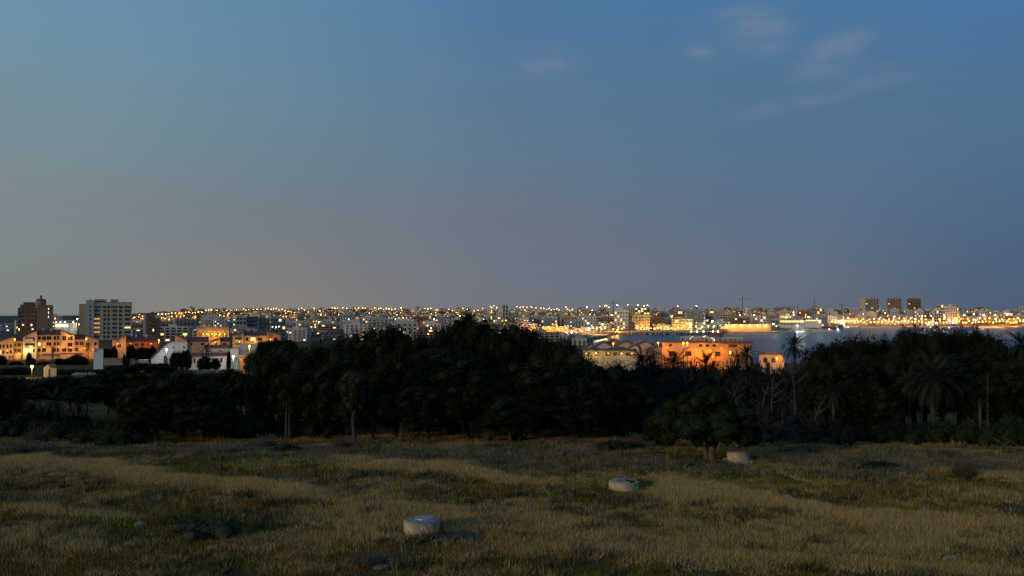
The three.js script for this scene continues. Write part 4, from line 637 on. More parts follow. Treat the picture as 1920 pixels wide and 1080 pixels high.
{ // gabled houses
  for (const [px, w, peak, eave, D, mat, label] of [[1173, 34, 640.5, 648, 262, 'sand', 'gabled house with a broad pale pediment beside the glowing lamp'], [1208, 34, 640.5, 648, 258, 'cream', 'twin gabled house next to the long orange villa'], [1131, 30, 641, 650, 270, 'pale', 'grey roofed house nearest the dark grove'], [1150, 22, 637, 643, 276, 'ochre', 'narrow orange lit house with a tall chimney'], [1106, 26, 645, 655, 250, 'pale', 'white walled house half hidden by the dark grove'], [1235, 22, 648, 653, 250, 'sand', 'low gabled annexe beside the long orange villa'], [1190, 20, 647, 653, 246, 'white', 'small white gabled dormer house before the twin gables']]) {
    const s = site('gabled_seaside_house', label, 'house', px, D), { X, Y } = s, a = X(px - w / 2), b = X(px + w / 2);
    facade(s, { x0: a, x1: b, y0: -1, y1: Y(eave), cols: iv(X, [[px - w * 0.25, w * 0.16], [px + w * 0.2, w * 0.2]]), rows: iv(Y, [[eave + 5, 4.5], [eave + 14, 6]]), depth: 8, deep: 0.3, mat: wallMats[mat], mullion: true });
    part(s.g, 'gable', prism([[a, Y(eave)], [b, Y(eave)], [(a + b) / 2, Y(peak)]], -8, 0), wallMats[mat]);
    for (const q of [-1, 1]) { const m = (a + b) / 2, e = (q < 0 ? a : b) + q * 0.4; part(s.g, 'roof', prism(q < 0 ? [[e, Y(eave) - 0.15], [m, Y(peak)], [m, Y(peak) + 0.22], [e, Y(eave) + 0.07]] : [[m, Y(peak)], [e, Y(eave) - 0.15], [e, Y(eave) + 0.07], [m, Y(peak) + 0.22]], -8.3, 0.5), slateMat); }
    if (px === 1150) part(s.g, 'chimney', bx(X(1139), X(1142), Y(645), Y(630), -4, -3), wallMats.ochre);
  }
  lamp(1150, 644, { D: 255, tint: 'sodium', cd: 70, seen: 7, r: 0.22, label: 'orange lamp among the gabled seaside houses', group: null });
  const s = site('yellow_bungalow', 'low bungalow with a yellow lit porch below the gabled houses', 'house', 1140, 226), { X, Y } = s;
  facade(s, { x0: X(1095), x1: X(1192), y0: -1, y1: Y(657), cols: iv(X, [[1103, 8], [1120, 10], [1140, 9], [1156, 12], [1178, 8]]), rows: iv(Y, [[664, 7]]), depth: 7, deep: 0.8, mat: wallMats.cream, pane: wallMats.beige });
  part(s.g, 'roof', [bx(X(1093), X(1194), Y(657), Y(655.4), -7.5, 0.9), prism([[X(1096), Y(655.4)], [X(1126), Y(655.4)], [X(1111), Y(651)]], -7, 0.2), prism([[X(1135), Y(655.4)], [X(1185), Y(655.4)], [X(1160), Y(650.5)]], -7, 0.2)], slateMat);
  for (const [q, k] of [[1099, 3], [1117.5, 8], [1140, 2], [1165, 4], [1184, 2]]) wallLamp(s.W(X(q), Y(662), 1.2), 'warm', k, q === 1117.5 ? 3 : 0.6, 226, 'yellow porch lamp on the low bungalow', 'porch lamps of the low bungalow');
}

// ---------------------------------------------------------------- street lamps of the town
const hill = { lo: 900, hi: 3400, cd: 480, h: 8, tint: 'amber' };
const L1 = 'amber street lamp on the roads climbing the left hill', L2 = 'orange street lamp along the skyline above the grove', L3 = 'white mast lamp on the skyline over the harbour';
for (const [x, y] of [[252, 595], [260, 594], [267, 593], [262, 603], [269, 598], [297, 589], [304, 589], [311, 588], [316, 588], [322, 587], [329, 587], [336, 587], [341, 587], [348, 586], [354, 586], [361, 587], [366, 586], [372, 585], [378, 585], [322, 593], [331, 592], [338, 594], [345, 592], [317, 599], [309, 597], [303, 596], [366, 593], [386, 582], [391, 581], [396, 581], [407, 582], [425, 582], [429, 588], [427, 591], [412, 591], [420, 593], [433, 582], [443, 581], [452, 590]]) lamp(x, y, { ...hill, label: L1, seen: 1.6 + (x * 7 % 5) * 0.35, tint: x % 3 ? 'sodium' : 'amber' });
for (const [x, y, k] of [[457, 580], [461, 581], [466, 580], [475, 580], [482, 580], [490, 580], [498, 579], [503, 578], [508, 580, 3], [513, 579, 3], [518, 578, 3], [523, 581], [529, 580], [534, 583], [540, 584], [546, 585], [552, 586], [560, 580], [566, 578], [571, 581], [589, 578], [600, 583], [578, 585], [623, 577, 4], [628, 578, 4], [633, 578, 3], [643, 577, 5], [650, 578, 3], [666, 578], [672, 577], [680, 577, 4], [685, 578], [702, 578, 3], [710, 579, 4], [714, 578, 4], [719, 580, 4], [724, 578, 4], [729, 579, 4], [735, 580, 3], [741, 579], [752, 577, 3], [753, 582], [751, 586], [797, 578, 4], [802, 579, 4], [808, 578, 4], [818, 581], [809, 588], [817, 586], [842, 580, 3], [848, 582], [856, 586, 3], [868, 578], [876, 580], [880, 578], [889, 583], [896, 582], [905, 578], [920, 575], [926, 573, 3], [922, 577], [922, 583], [932, 577], [921, 586], [969, 575, 3], [975, 576], [981, 575, 3], [988, 576], [997, 576, 3], [1005, 577], [1014, 578], [984, 582], [1020, 578, 3], [1025, 580, 3], [1030, 578, 3], [1034, 581, 3], [1039, 580, 3], [1044, 579, 3], [1048, 581], [1061, 576], [1064, 580], [1068, 582], [1073, 580], [1125, 575], [1134, 573, 3], [1138, 573, 4], [1142, 576]]) lamp(x, y, { ...hill, label: L2, seen: (k ?? 2) * 0.9, tint: (k ?? 2) > 4 ? 'warm' : x % 4 === 0 ? 'amber' : 'sodium' });
for (const [x, y] of [[1158, 572], [1177, 572], [1196, 572], [1207, 573], [1214, 572], [1101, 575], [1271, 574], [1306, 574], [1487.5, 585.5]]) lamp(x, y, { ...hill, lo: 1500, label: L3, seen: 2.6, tint: 'white', h: 12 });
{ const R = rng(321); for (let i = 0; i < 46; i++) { const left = i < 26, x = left ? 470 + R() * 560 : 1100 + R() * 760; lamp(x, left ? 586 + R() * 20 : 581 + R() * 14, { lo: left ? 800 : 1500, hi: 2600, h: 7, cd: 420, seen: 0.9 + R() * 1.6, tint: ['amber', 'warm', 'sodium', 'white'][Math.floor(R() * 4)], label: left ? 'lone street lamp shining between the packed blocks of the left hill' : 'lone street lamp shining between the blocks behind the far beach' }); } }
// lamps of the nearer left streets
for (const [x, y, D, t, k, lab] of [[27.5, 636, 318, 'sodium', 10, 'orange lamp before the left gable of the glowing terrace'], [162, 635, 322, 'sodium', 4, 'small orange lamp beside the last gable of the glowing terrace'], [298, 638, 300, 'sodium', 9, 'strong orange lamp at the end of the lower terrace'], [59, 609, 470, 'warm', 4, 'warm lamp at the foot of the domed block'], [103.5, 597, 540, 'amber', 3, 'amber lamp beside the domed block'], [145, 598, 530, 'white', 6, 'white mast lamp beside the bright forecourt canopy'], [148, 608, 510, 'amber', 3, 'amber lamp beside the wing of the pale slab'], [347, 627, 380, 'sodium', 4, 'orange lamp left of the glowing arcade'], [36, 617, 430, 'warm', 2, 'warm lamp before the domed block'], [803, 626, 420, 'sodium', 5, 'orange lamp glimpsed in the gap of the grove'], [808, 615, 520, 'white', 2.5, 'white lamp above the gap of the grove'], [511, 613, 600, 'white', 1.6, 'first of the small white lamps above the pinkish flats'], [517, 613, 600, 'white', 1.6, 'second of the small white lamps above the pinkish flats'], [523, 612, 600, 'white', 1.4, 'third of the small white lamps above the pinkish flats']]) lamp(x, y, { D, tint: t, seen: k, cd: 60 + k * 12, r: 0.2, label: lab, group: null });
// harbour front and promenade
const quay = { lo: 900, hi: 1700, h: 9, cd: 800 };
const L4 = 'yellow quay lamp along the inner harbour', L5 = 'warm promenade lamp along the far beach', L6 = 'tall pinkish white mast lamp behind the far promenade', L7 = 'white lamp on the harbour breakwater';
for (const [x, y, k, t] of [[1018, 614, 4], [1029, 613, 5], [1062, 615, 5], [1044, 611, 2], [1102, 606, 3, 'white'], [1104.5, 616, 12, 'white'], [1112, 614, 4], [1119, 614, 4], [1126, 614, 4], [1134, 613, 4], [1129.5, 608, 5, 'white'], [1072, 623, 5, 'white'], [1090, 621, 2], [1060, 625, 2], [1150, 617, 3], [1158, 618, 3], [1166, 616, 2]]) lamp(x, y, { ...quay, lo: 780, label: L4, seen: k, tint: t ?? 'amber' });
for (let x = 1195, i = 0; x < 1284; x += 6.4, i++) lamp(x, 614.5 + (i % 3) * 0.8, { ...quay, label: L4, seen: 2.4 + (i * 7 % 4) * 0.7, tint: i % 3 ? 'amber' : 'warm', h: 5 });
for (const [x, y, k, t] of [[1259, 594, 3, 'warm'], [1295, 607, 12, 'white'], [1336, 602, 12, 'white'], [1320, 606, 5, 'warm'], [1294, 613, 4, 'lime'], [1305, 612, 3, 'lime'], [1316, 613, 3, 'lime'], [1328, 611, 4, 'lime'], [1338, 612, 3, 'lime'], [1282, 611, 3, 'warm'], [1473, 595, 4, 'warm'], [1504, 602, 5, 'white'], [1516, 594.5, 8, 'white'], [1488, 590, 3, 'white'], [1537, 604, 4, 'white'], [1450, 607, 5, 'cool'], [1456, 611, 2, 'warm'], [1495, 610, 2, 'white']]) lamp(x, y, { ...quay, label: L4.replace('yellow', 'bright'), seen: k, tint: t });
{
  const R = rng(55), bt = ['amber', 'sodium', 'warm', 'amber', 'sodium', 'lime', 'sodium'];
  for (let x = 1560, i = 0; x < 1925; x += 5.2 + R() * 2, i++) lamp(x, 601 + R() * 4.5, { lo: 1440, hi: 1700, h: 6, cd: 330, label: L5, seen: 2.2 + R() * 3.2, tint: bt[i * 5 % 7] });
  for (let x = 1606, i = 0; x < 1925; x += 8 + R() * 5, i++) lamp(x, 596.5 + R() * 3, { lo: 1480, hi: 1800, h: 9, cd: 420, label: L5.replace('promenade', 'street').replace('along', 'behind'), seen: 2.5 + R() * 3, tint: bt[i * 3 % 7] });
}
for (const [x, y, k] of [[1677, 593.7, 7], [1729, 593, 7], [1771, 595, 9], [1808, 590, 10], [1826, 589, 6], [1845, 590, 9], [1865.5, 590, 11], [1888, 590, 9], [1590, 596, 6], [1581.6, 601, 6]]) lamp(x, y, { lo: 1450, hi: 1750, h: 14, cd: 900, label: L6, seen: k, tint: 'pink', r: 0.45 });
lamp(1755, 606, { lo: 1440, hi: 1600, h: 5, cd: 300, label: 'brilliant white lamp on the far beach', seen: 9, tint: 'white', group: null });
for (const [x, y, t] of [[1792, 603.6, 'purple'], [1787, 605, 'purple'], [1829.5, 600.5, 'purple']]) lamp(x, y, { lo: 1440, hi: 1650, h: 4, cd: 260, label: 'violet fairground lamp on the far promenade', seen: 4, tint: t });
for (const [x, t] of [[1296, 'warm'], [1307, 'pink'], [1319, 'pink'], [1337, 'white'], [1346, 'white']]) lamp(x, 621.6, { D: 862, tint: t, seen: 4, cd: 90, label: L7, y: 0 });

// ---------------------------------------------------------------- harbour works
const rockMat = matte(0.2, 0.19, 0.18, 0.95, { map: grain });
{
  const A = pt(1130, 628, 852), B = pt(1352, 626, 862), len = A.distanceTo(B), g = thing('breakwater', 'long grey stone breakwater closing the harbour', 'breakwater', V3((A.x + B.x) / 2, SEA, (A.z + B.z) / 2), Math.atan2(-(B.z - A.z), B.x - A.x));
  part(g, 'mole', prism([[-12, -3], [12, -3], [6, 2.4], [-6, 2.4]], -len / 2, len / 2).rotateY(Math.PI / 2), rockMat); part(g, 'parapet', bx(-len / 2, len / 2, 2.4, 3.7, -4.6, -3.4), wallMats.grey);
  const R = rng(5), st = [0, 1, 2].map((i) => rough(new THREE.IcosahedronGeometry(1.6, 1), 0.5, 0.5, i * 3)); for (let i = 0; i < 120; i++) { const m = part(g, 'boulder', st[i % 3], rockMat); m.position.set((R() - 0.5) * len, -0.2 + R() * 1.6, 7.5 + R() * 4); m.rotation.y = R() * 6; m.scale.setScalar(0.6 + 0.6 * R()); }
  const dt = site('harbour_beacon_tower', 'dark squat tower standing on the breakwater below the slender silo', 'tower', 1185, 880, { y: SEA + 2.3 }); part(dt.g, 'wall', bx(dt.X(1180), dt.X(1190), -2, dt.Y(606), -5, 0), darkMat); part(dt.g, 'roof', bx(dt.X(1179), dt.X(1191), dt.Y(606), dt.Y(605), -5.5, 0.5), slateMat); part(dt.g, 'cabin', bx(dt.X(1181.5), dt.X(1188), dt.Y(605), dt.Y(602.5), -4, -1), slateMat);
  // floodlit fortress wall on its own pier
  const s = site('floodlit_sea_wall', 'tall pink stone sea wall lit by a row of six lamps', 'wall', 1396, 950, { y: SEA }), { X, Y } = s; part(s.g, 'wall', prism([[X(1349), -3], [X(1446), -3], [X(1445), Y(607)], [X(1362), Y(608)], [X(1358), Y(612)], [X(1350), Y(613)]], -8, 0), matte(0.5, 0.36, 0.26, 0.95, { map: grain })); part(s.g, 'quay', bx(X(1330), X(1462), -3, 1.1, -6, 5), rockMat); part(s.g, 'hut', [bx(X(1349), X(1362), 1.1, Y(618), 0.2, 3), bx(X(1348), X(1363), Y(618), Y(617), 0, 3.3)], tileMat);
  for (const q of [1360.5, 1375, 1389.7, 1405, 1420, 1435]) { const w = wallLamp(s.W(X(q), Y(609.8), 2.2), 'warm', 150, 5, 950, 'warm lamp fixed along the top of the pink sea wall', 'lamps of the pink sea wall', 0.3); }
  const q2 = site('outer_quay', 'low dark quay with moored boats right of the pink sea wall', 'quay', 1510, 1060, { y: SEA }); part(q2.g, 'quay', bx(q2.X(1446), q2.X(1562), -3, 1.6, -30, 0), rockMat); part(q2.g, 'kerb', bx(q2.X(1446), q2.X(1562), 1.6, 2.3, -1.2, -0.2), wallMats.grey);
  const m = site('marina_building', 'flat marina building with a glowing yellow fascia', 'building', 1500, 1120), f = m; part(f.g, 'wall', [bx(f.X(1461), f.X(1508), -1, f.Y(601), -14, 0), bx(f.X(1509), f.X(1540), -1, f.Y(600), -12, 1)], wallMats.pale);
  part(f.g, 'lit_sign', [bx(f.X(1462), f.X(1508), f.Y(604), f.Y(601), 0.3, 0.6), bx(f.X(1510), f.X(1539), f.Y(601.6), f.Y(599.6), 1.3, 1.6)], litWin.lime, 'glowing yellow fascia'); many(part(f.g, 'window', Array.from({ length: 14 }, (_, i) => bx(f.X(1463 + i * 3.2), f.X(1465 + i * 3.2), f.Y(609.5), f.Y(606), 0.05, 0.15)), glassMat));
  const m2 = site('beach_pavilion', 'long beach pavilion with yellow lit arcades', 'building', 1582, 1500); part(m2.g, 'wall', bx(m2.X(1558), m2.X(1605), -1, m2.Y(597), -12, 0), wallMats.cream); part(m2.g, 'lit_window', Array.from({ length: 15 }, (_, i) => bx(m2.X(1559.5 + i * 3), m2.X(1561.5 + i * 3), m2.Y(603.5), m2.Y(600), 0.05, 0.2)), litWin.lime); part(m2.g, 'roof', bx(m2.X(1557), m2.X(1606), m2.Y(597), m2.Y(596.2), -12.5, 2), wallMats.pale);
  const sl = site('harbour_silo', 'slender pale concrete silo tower rising over the harbour', 'silo', 1182, 1180); part(sl.g, 'wall', bx(sl.X(1177), sl.X(1190), -1, sl.Y(575), -9, 0), wallMats.cream); part(sl.g, 'rib', [1179, 1183, 1187].map((q) => bx(sl.X(q), sl.X(q + 1), -1, sl.Y(577), 0, 0.5)), wallMats.beige); part(sl.g, 'roof_hut', bx(sl.X(1179), sl.X(1186), sl.Y(575), sl.Y(573.5), -7, -2), wallMats.grey);
  // boats
  const boat = (px, py, L, label, tint, mast) => { const D = (EYE - SEA) / ((py - 590) / F), p = pt(px, py, D), b = thing('moored_boat', label, 'boat', V3(p.x, SEA + 0.1, p.z), 0.2); part(b, 'hull', prism([[-L / 2, 1.1], [-L * 0.42, -0.4], [L * 0.4, -0.4], [L / 2, 1.3]], -1.4, 1.4), wallMats.white); part(b, 'cabin', bx(-L * 0.2, L * 0.2, 1.1, 2.3, -1, 1), wallMats.pale); if (mast) part(b, 'mast', [rod(V3(0, 1, 0), V3(0, mast, 0), 0.12, 0.06), rod(V3(0, 2.6, 0), V3(L * 0.4, 2.7, 0), 0.08)], poleMat); if (tint) { const q = part(b, 'lamp_head', globe, glow(tint, levelFor(7, 0.4, D))); q.scale.setScalar(0.4); q.position.set(0, 3, 0); const l = new THREE.PointLight(lin(...TINT[tint]), 60); l.position.set(0, 2.9, 1.4); l.castShadow = true; b.add(l); } };
  boat(1555, 622, 12, 'boat with a red lamp moored at the end of the outer quay', 'red'); boat(1571, 623, 7, 'small boat with a pale green lamp', 'green'); boat(1590, 617.5, 11, 'sailing boat with a bare mast off the far beach', null, 11); boat(1540, 622, 9, 'white motor boat beside the outer quay', null); boat(1528, 622.5, 9, 'small white cabin boat moored along the outer quay', null, 8);
  for (const [px, ty, by, D, lab, jib] of [[1150, 563, 590, 1900, 'tower crane over the silo', 12], [1392.5, 554, 590, 1700, 'tall thin tower crane on the skyline over the pink sea wall', 16], [1527, 560, 590, 1800, 'thin mast over the marina', 0], [1578, 568, 588, 1900, 'short tower crane over the beach pavilion', 14], [1496, 568, 588, 1850, 'slim aerial over the marina building', 0]]) { const s3 = site(jib ? 'tower_crane' : 'aerial_mast', lab, jib ? 'crane' : 'mast', px, D); const h = s3.Y(ty); part(s3.g, 'mast', rod(V3(0, -1, 0), V3(0, h, 0), 0.7, 0.5, 4), slateMat); if (jib) part(s3.g, 'jib', [bx(-jib * 0.35, jib, h * 0.86, h * 0.86 + 0.7, -0.4, 0.4), bx(-jib * 0.35, -jib * 0.25, h * 0.82, h * 0.86, -0.6, 0.6)], slateMat); }
}
// three far towers
for (const [px, w, top, mat, label, yaw] of [[1635, 30, 558.5, 'cream', 'broad cream tower block, first of three over the far beach', 0.5], [1677, 27, 559, 'rose', 'reddish tower block in the middle of three over the far beach', 0.1], [1714.5, 25, 559.5, 'brown', 'tan tower block, last of three over the far beach', 0.1]]) {
  const D = 2200, s = site('far_tower_block', label, 'tower block', px, D, { yaw }), { X, Y } = s, rows = [], cols = []; for (let y = 561.5; y < 592; y += 2.7) rows.push([y, 1.2]); for (let i = 0; i < 5; i++) cols.push([px - w * 0.38 + i * w * 0.19, w * 0.09]);
  part(s.g, 'wall', bx(X(px - w / 2), X(px + w / 2), -2, Y(top), yaw > 0.3 ? -26 : -18, 0), wallMats[mat]); part(s.g, 'balcony', rows.map(([y]) => bx(X(px - w * 0.45), X(px + w * 0.45), Y(y + 1.6), Y(y + 0.7), 0, 1.4)), wallMats[mat]);
  many(part(s.g, 'window', iv(X, cols).flatMap(([a, b]) => iv(Y, rows).map(([c, d]) => bx(a, b, c, d, 0.05, 0.3))), glassMat)); part(s.g, 'roof_hut', bx(X(px - w * 0.2), X(px + w * 0.2), Y(top), Y(top - 1.2), -12, -4), wallMats[mat]);
  part(s.g, 'lit_window', [[0, 3], [2, 6], [4, 8], [1, 9]].map(([c, r]) => { const a = iv(X, cols)[c], b = iv(Y, rows)[r]; return bx(a[0], a[1], b[0], b[1], 0.31, 0.4); }), litWin.warm);
}

// ---------------------------------------------------------------- blocks of the town
function blockKit(seed) { // wall, balcony, window and lit window geometry of one kind of flat roofed block, front at z = 0
  const R = rng(seed), n = 2 + Math.floor(R() * 4), w = 11 + R() * 12, d = 9 + R() * 4, fh = 3, h = n * fh + 0.9, wall = [bx(-w / 2, w / 2, -6, h, -d, 0)], win = [], lit = [], bal = [], bay = Math.max(3, Math.round(w / 3.4)), st = Math.floor(R() * 3);
  for (let f = 0; f < n; f++) {
    const y = f * fh + 0.9;
    for (let b = 0; b < bay; b++) { const c = -w / 2 + (b + 0.5) * w / bay, ww = st === 0 ? 2.2 : 1.3; (R() < 0.17 ? lit : win).push(bx(c - ww / 2, c + ww / 2, y, y + (st === 0 ? 1.9 : 1.5), 0.03, 0.12)); }
    for (let b = 0; b < 2; b++) { const c = -d * (b + 0.5) / 2; win.push(bx(w / 2 + 0.02, w / 2 + 0.1, y, y + 1.4, c - 0.7, c + 0.7), bx(-w / 2 - 0.1, -w / 2 - 0.02, y, y + 1.4, c - 0.7, c + 0.7)); }
    if (st !== 2) bal.push(bx(-w / 2 + (st ? w * 0.25 : 0.2), w / 2 - (st ? w * 0.25 : 0.2), y - 0.75, y + 0.2, 0.13, 1.25));
  }
  wall.push(bx(-w / 2 + w * (0.1 + R() * 0.3), -w / 2 + w * (0.5 + R() * 0.2), h, h + 2.2, -d * 0.8, -d * 0.35)); bal.push(bx(-w / 2 - 0.1, w / 2 + 0.1, h, h + 0.35, -0.25, 0.12), bx(-w / 2 - 0.1, -w / 2 + 0.12, h, h + 0.35, -d, -0.26), bx(w / 2 - 0.12, w / 2 + 0.1, h, h + 0.35, -d, -0.26));
  return { w, d, h: h + 2.2, wall: merge(wall), bal: merge(bal), win: merge(win), lit: lit.length ? merge(lit) : null };
}
const kits = Array.from({ length: 18 }, (_, i) => blockKit(900 + i));
const palette = ['white', 'cream', 'pale', 'white', 'sand', 'white', 'beige', 'grey', 'pale', 'cream', 'white', 'pale', 'rose', 'ochre', 'blue', 'terracotta'];
const colourWord = { white: 'white', cream: 'cream', pale: 'off-white', grey: 'grey', sand: 'sand coloured', beige: 'beige', blue: 'blue grey', rose: 'dusty pink', ochre: 'ochre', terracotta: 'terracotta' };
const placedBlocks = [];
{
  const R = rng(2024);
  const row = (D0, x0, x1, gap, zone, taller = 1) => {
    let px = x0;
    while (px < x1) {
      const kit = kits[Math.floor(R() * kits.length)], D = D0 * (1 + (R() - 0.5) * 0.07), s = (0.85 + 0.3 * R()), wpx = kit.w * s * F / D; px += wpx / 2;
      const x = xOf(px, D), gy = terrain(x, -D); let sy = s * (R() < 0.12 ? 1.35 : 0.8 + 0.35 * R()) * taller;
      if (gy > SEA + 0.6) {
        let ok = true, top = pyOf(gy + kit.h * sy, D);
        for (const [lx, ly, lD] of lampDots) if (lD > D - 6 && Math.abs(lx - px) < wpx / 2 + 2 && top < ly + 1.2) { const allow = (pt(lx, ly + 1.4, D).y - gy) / kit.h; sy = Math.min(sy, allow); top = pyOf(gy + kit.h * sy, D); }
        if (sy * kit.h < 3.5) ok = false;
        if (ok) placedBlocks.push({ px, D, x, gy, kit, s, sy, mat: palette[Math.floor(R() * palette.length)], turn: Math.atan2(-x, D) + (R() - 0.5) * 0.7, zone, wpx, size: wpx * kit.h * sy * F / D });
      }
      px += wpx / 2 + gap * (0.3 + R()) * F / D;
    }
  };
  for (const [D, a, b, g] of [[560, 300, 440, 8], [600, 540, 1000, 12], [690, 250, 1000, 7], [800, -20, 1085, 5], [910, -20, 1085, 5], [1040, -20, 1085, 5], [1180, 240, 1085, 5], [1340, 240, 1085, 6], [1520, 240, 1085, 6], [1730, 240, 1085, 8], [1980, 240, 1085, 9], [2280, 300, 1085, 10], [2640, 340, 1085, 10], [2990, 400, 1085, 12]]) row(D, a, b, g, D < 900 ? 'near' : 'hill', D < 700 ? 0.6 : D < 1000 ? 0.72 : D > 1700 ? 0.72 : 0.82);
  for (const [D, a, b, g, t] of [[985, 1090, 1340, 5, 1], [1060, 1090, 1340, 4, 1.1], [1150, 1085, 1460, 4, 1.2], [1250, 1085, 1560, 4, 1.2], [1370, 1085, 1560, 4, 1.2], [1505, 1085, 1930, 3, 1.1], [1570, 1085, 1930, 3, 1.2], [1660, 1085, 1930, 3, 1.25], [1790, 1085, 1930, 4, 1.2], [1960, 1085, 1930, 5, 1.1], [2200, 1085, 1930, 6, 1], [2500, 1085, 1930, 8, 1], [2850, 1085, 1930, 9, 1]]) row(D, a, b, g, D < 1490 ? 'harbour' : D < 1700 ? 'beach' : 'ridge', t);
}
placedBlocks.sort((a, b) => b.size - a.size);
const zoneWord = { near: 'in the near streets behind the farm and the grove', hill: 'in the packed town on the left hill', harbour: 'behind the harbour quay', beach: 'along the far beach promenade', ridge: 'on the rise behind the far beach' };
function many(m) { m.userData.kind = 'stuff'; return m; }
const seenBlocks = placedBlocks.slice(0, 290), restBlocks = placedBlocks.slice(290);
for (const b of seenBlocks) {
  const label = `${colourWord[b.mat]} flat roofed block ${zoneWord[b.zone]}`, g = thing('apartment_block', label, 'apartment block', V3(b.x, b.gy, -b.D), b.turn, label);
  g.scale.set(b.s, b.sy, b.s);
  part(g, 'wall', b.kit.wall, wallMats[b.mat]); many(part(g, 'balcony', b.kit.bal, b.mat === 'white' ? wallMats.pale : wallMats[b.mat])); many(part(g, 'window', b.kit.win, glassMat)); if (b.kit.lit) many(part(g, 'lit_window', b.kit.lit, litWin[Math.abs(Math.round(b.px)) % 3 ? 'warm' : 'white']));
}
{ // everything smaller reads as one mass of town
  const parts = { wall: [], win: [], lit: [] }, M = new THREE.Matrix4(), Q = new THREE.Quaternion(), col = [];
  for (const b of restBlocks) {
    M.compose(V3(b.x, b.gy, -b.D), Q.setFromAxisAngle(V3(0, 1, 0), b.turn), V3(b.s, b.sy, b.s)); const c = wallMats[b.mat].color;
    for (const g of [b.kit.wall, b.kit.bal]) { const q = g.clone().applyMatrix4(M); const n = q.attributes.position.count, a = new Float32Array(n * 3); for (let i = 0; i < n; i++) a.set([c.r, c.g, c.b], i * 3); q.setAttribute('color', new THREE.BufferAttribute(a, 3)); parts.wall.push(q); }
    parts.win.push(b.kit.win.clone().applyMatrix4(M)); if (b.kit.lit) parts.lit.push(b.kit.lit.clone().applyMatrix4(M));
  }
  const g = thing('distant_town', 'mass of tiny pale blocks covering the far slopes', 'town', V3(0, 0, 0), 0, null, 'stuff');
  part(g, 'wall', mergeGeometries(parts.wall), new THREE.MeshStandardMaterial({ vertexColors: true, roughness: 0.9, map: grain })); part(g, 'window', mergeGeometries(parts.win), glassMat); part(g, 'lit_window', mergeGeometries(parts.lit), litWin.warm);
}
console.log('blocks', placedBlocks.length, 'lamps', lampDots.length);
// notable single blocks of the town
for (const [a, b, top, D, mat, nr, nc, label, lit] of [[443, 462, 594, 640, 'grey', 5, 3, 'grey block left of the wide blue grey office block', 0], [463, 484, 593, 650, 'blue', 6, 5, 'wide blue grey office block with close window bands', 0], [485, 507, 596, 655, 'blue', 5, 3, 'blue grey office block with broad balconies', 0], [508, 536, 597, 665, 'grey', 5, 4, 'long grey block with two lit windows', 2], [942, 953, 572, 1300, 'pale', 5, 2, 'slim pale tower above the grove crown', 0], [1190, 1218, 577, 1240, 'sand', 8, 5, 'brightly lit balcony block right of the silo', 6], [1262, 1284, 583, 1190, 'cream', 5, 5, 'block with a glowing top storey', 5], [1296, 1320, 588, 1130, 'terracotta', 6, 6, 'reddish block with many dark windows by the quay', 3], [1321, 1339, 579, 1160, 'cream', 8, 2, 'tall yellow lit block above the quay', 2], [1425, 1436, 588, 1110, 'white', 5, 2, 'narrow white lit tower beside the pink sea wall', 6], [1527, 1546, 578, 1620, 'cream', 5, 4, 'cream block with a bright top storey over the marina', 4], [1755, 1797, 571, 1900, 'pale', 5, 9, 'broad pale block on the skyline over the far beach', 2]]) {
  const c = (a + b) / 2, s = site('town_block', label, 'apartment block', c, D), { X, Y } = s, y0 = 0.8, y1 = Y(top), fh = (y1 - y0) / nr, w = (X(b) - X(a)) / nc, win = [], li = [];
  part(s.g, 'wall', [bx(X(a), X(b), -6, y1, -11, 0), bx(X(a) + w * 0.4, X(a) + w * 1.6, y1, y1 + 2, -8, -3)], wallMats[mat]); part(s.g, 'balcony', Array.from({ length: nr }, (_, i) => bx(X(a) + 0.3, X(b) - 0.3, y0 + i * fh - 0.3, y0 + i * fh + 0.5, 0, 1.1)), wallMats[mat]);
  for (let i = 0; i < nr; i++) for (let j = 0; j < nc; j++) ((i * 7 + j * 3) % 11 < lit && (lit < 5 || i === nr - 1 || lit === 6) ? li : win).push(bx(X(a) + w * (j + 0.2), X(a) + w * (j + 0.8), y0 + i * fh + 0.5, y0 + i * fh + fh * 0.8, 0.03, 0.15));
  if (win.length) many(part(s.g, 'window', win, glassMat)); if (li.length) many(part(s.g, 'lit_window', li, litWin.warm));
}
for (const [a, b, t, D, m, lab] of [[1040, 1062, 625, 640, 'pale', 'long pale harbour shed beside the grove crest'], [1066, 1090, 628, 600, 'grey', 'grey flat harbour shed on the inner quay'], [1094, 1112, 630, 610, 'white', 'white boat shed on the inner quay'], [1050, 1082, 619.5, 800, 'sand', 'low sand coloured net store behind the harbour sheds'], [1088, 1128, 621.5, 830, 'pale', 'long pale fish market hall on the inner quay'], [1072, 1100, 634, 520, 'pale', 'pale warehouse half hidden behind the white walled house']]) { const s = site('harbour_shed', lab, 'shed', (a + b) / 2, D), { X, Y } = s; part(s.g, 'wall', bx(X(a), X(b), -4, Y(t), -9, 0), wallMats[m]); part(s.g, 'roof', prism([[X(a) - 0.3, Y(t) + 0.01], [X(b) + 0.3, Y(t) + 0.01], [(X(a) + X(b)) / 2, Y(t) + 1.1]], -9.3, 0.4), wallMats.grey); for (let i = 0; i < 3; i++) part(s.g, 'door', bx(lerp(X(a), X(b), 0.15 + i * 0.3), lerp(X(a), X(b), 0.3 + i * 0.3), -1, Y(t) - 1.4, 0, 0.08), darkMat); }
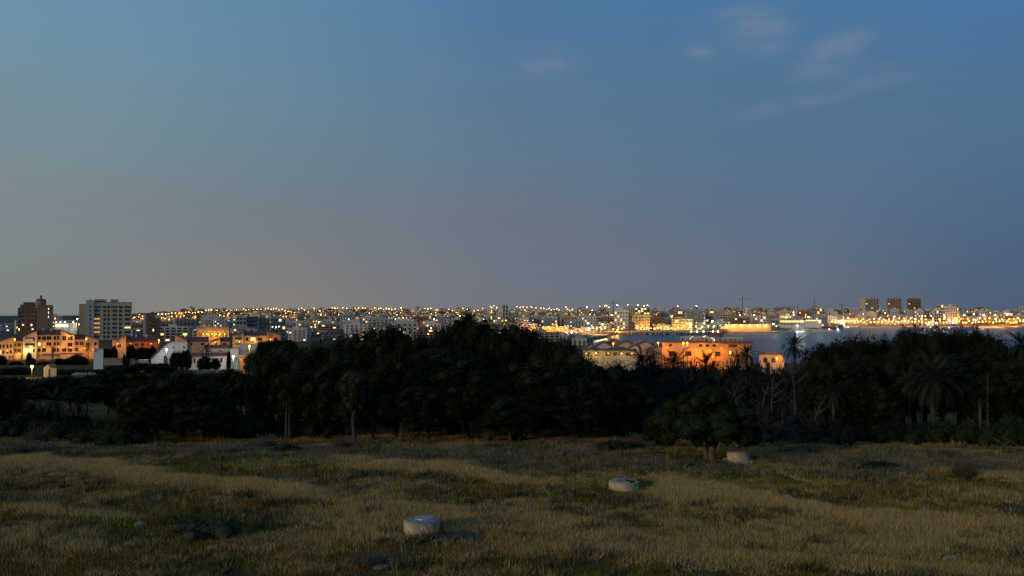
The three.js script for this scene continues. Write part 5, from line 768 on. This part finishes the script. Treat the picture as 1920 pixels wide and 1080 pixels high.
// dark garden trees and shrubs of the near town
const townTree = (px, by, w, h, D, label, o = {}) => { const x = xOf(px, D), gy = Math.min(terrain(x, -D), pt(px, by, D).y), g = thing(o.name ?? 'garden_tree', label, 'tree', V3(x, terrain(x, -D), -D), px, o.group), top = pt(px, by - h, D).y - terrain(x, -D), c = part(g, 'crown', pineCrowns[Math.abs(px) % 5], o.mat ?? pineMats[0]), r = w * D / F / 2, cr = Math.max(0.6, Math.min(top + 0.4, h * D / F * 2.1)); c.scale.set(r / 2.7, cr / 4.6, r / 2.7); c.position.y = top - crownBox[Math.abs(px) % 5].top * cr / 4.6; part(g, 'trunk', rod(V3(0, -0.5, 0), V3(0, top - cr * 0.4, 0), 0.16, 0.1), barkMat); };
const T1 = 'dark garden tree before the glowing apartment terrace', T2 = 'round dark tree before the white farmhouse', T3 = 'thin cypress beside the ochre yard wall';
for (const [px, by, w, h] of [[4, 684, 16, 20], [56, 682, 10, 24], [63, 684, 8, 16], [112, 682, 16, 12], [128, 686, 22, 16], [148, 688, 30, 26], [84, 686, 24, 10], [160, 682, 10, 12], [200, 664, 22, 12], [216, 662, 12, 18], [247, 660, 16, 18], [270, 664, 40, 14], [288, 662, 14, 18], [31, 686, 22, 10]]) townTree(px, by, w, h, 255, T1, { group: T1 });
for (const [px, by, w, h] of [[332, 688, 26, 33], [350, 682, 20, 28], [385, 686, 26, 20], [405, 684, 18, 14], [430, 680, 8, 24]]) townTree(px, by, w, h, 202, T2, { group: T2 });
townTree(478, 682, 34, 32, 203, 'yellow green tree lit by the amber lamp beside the porch', { mat: leafy(0.04, 0.05, 0.016) });
for (const [px, by, w, h] of [[234, 684, 6, 24], [241, 682, 7, 28]]) townTree(px, by, w, h, 240, T3, { group: T3, name: 'cypress' });
for (const [px, by, w, h] of [[262, 688, 30, 10], [300, 694, 60, 14], [230, 696, 60, 12], [180, 704, 60, 12], [30, 700, 60, 12], [130, 704, 70, 12], [520, 650, 30, 14], [500, 655, 34, 18], [540, 648, 34, 12]]) townTree(px, by, w, h, 190, 'low dark shrub on the slope between the grove and the farm', { group: 'low dark shrubs on the farm slope', name: 'slope_shrub' });
palm(388, 205, 653, 34, 'palm before the two tiered farm roof', { n: 20 }); palm(100, 262, 654, 18, 'palm before the middle of the glowing terrace', { n: 18 }); palm(167, 265, 652, 18, 'palm beside the white transformer tower', { n: 18 });

renderer.render(scene, camera);
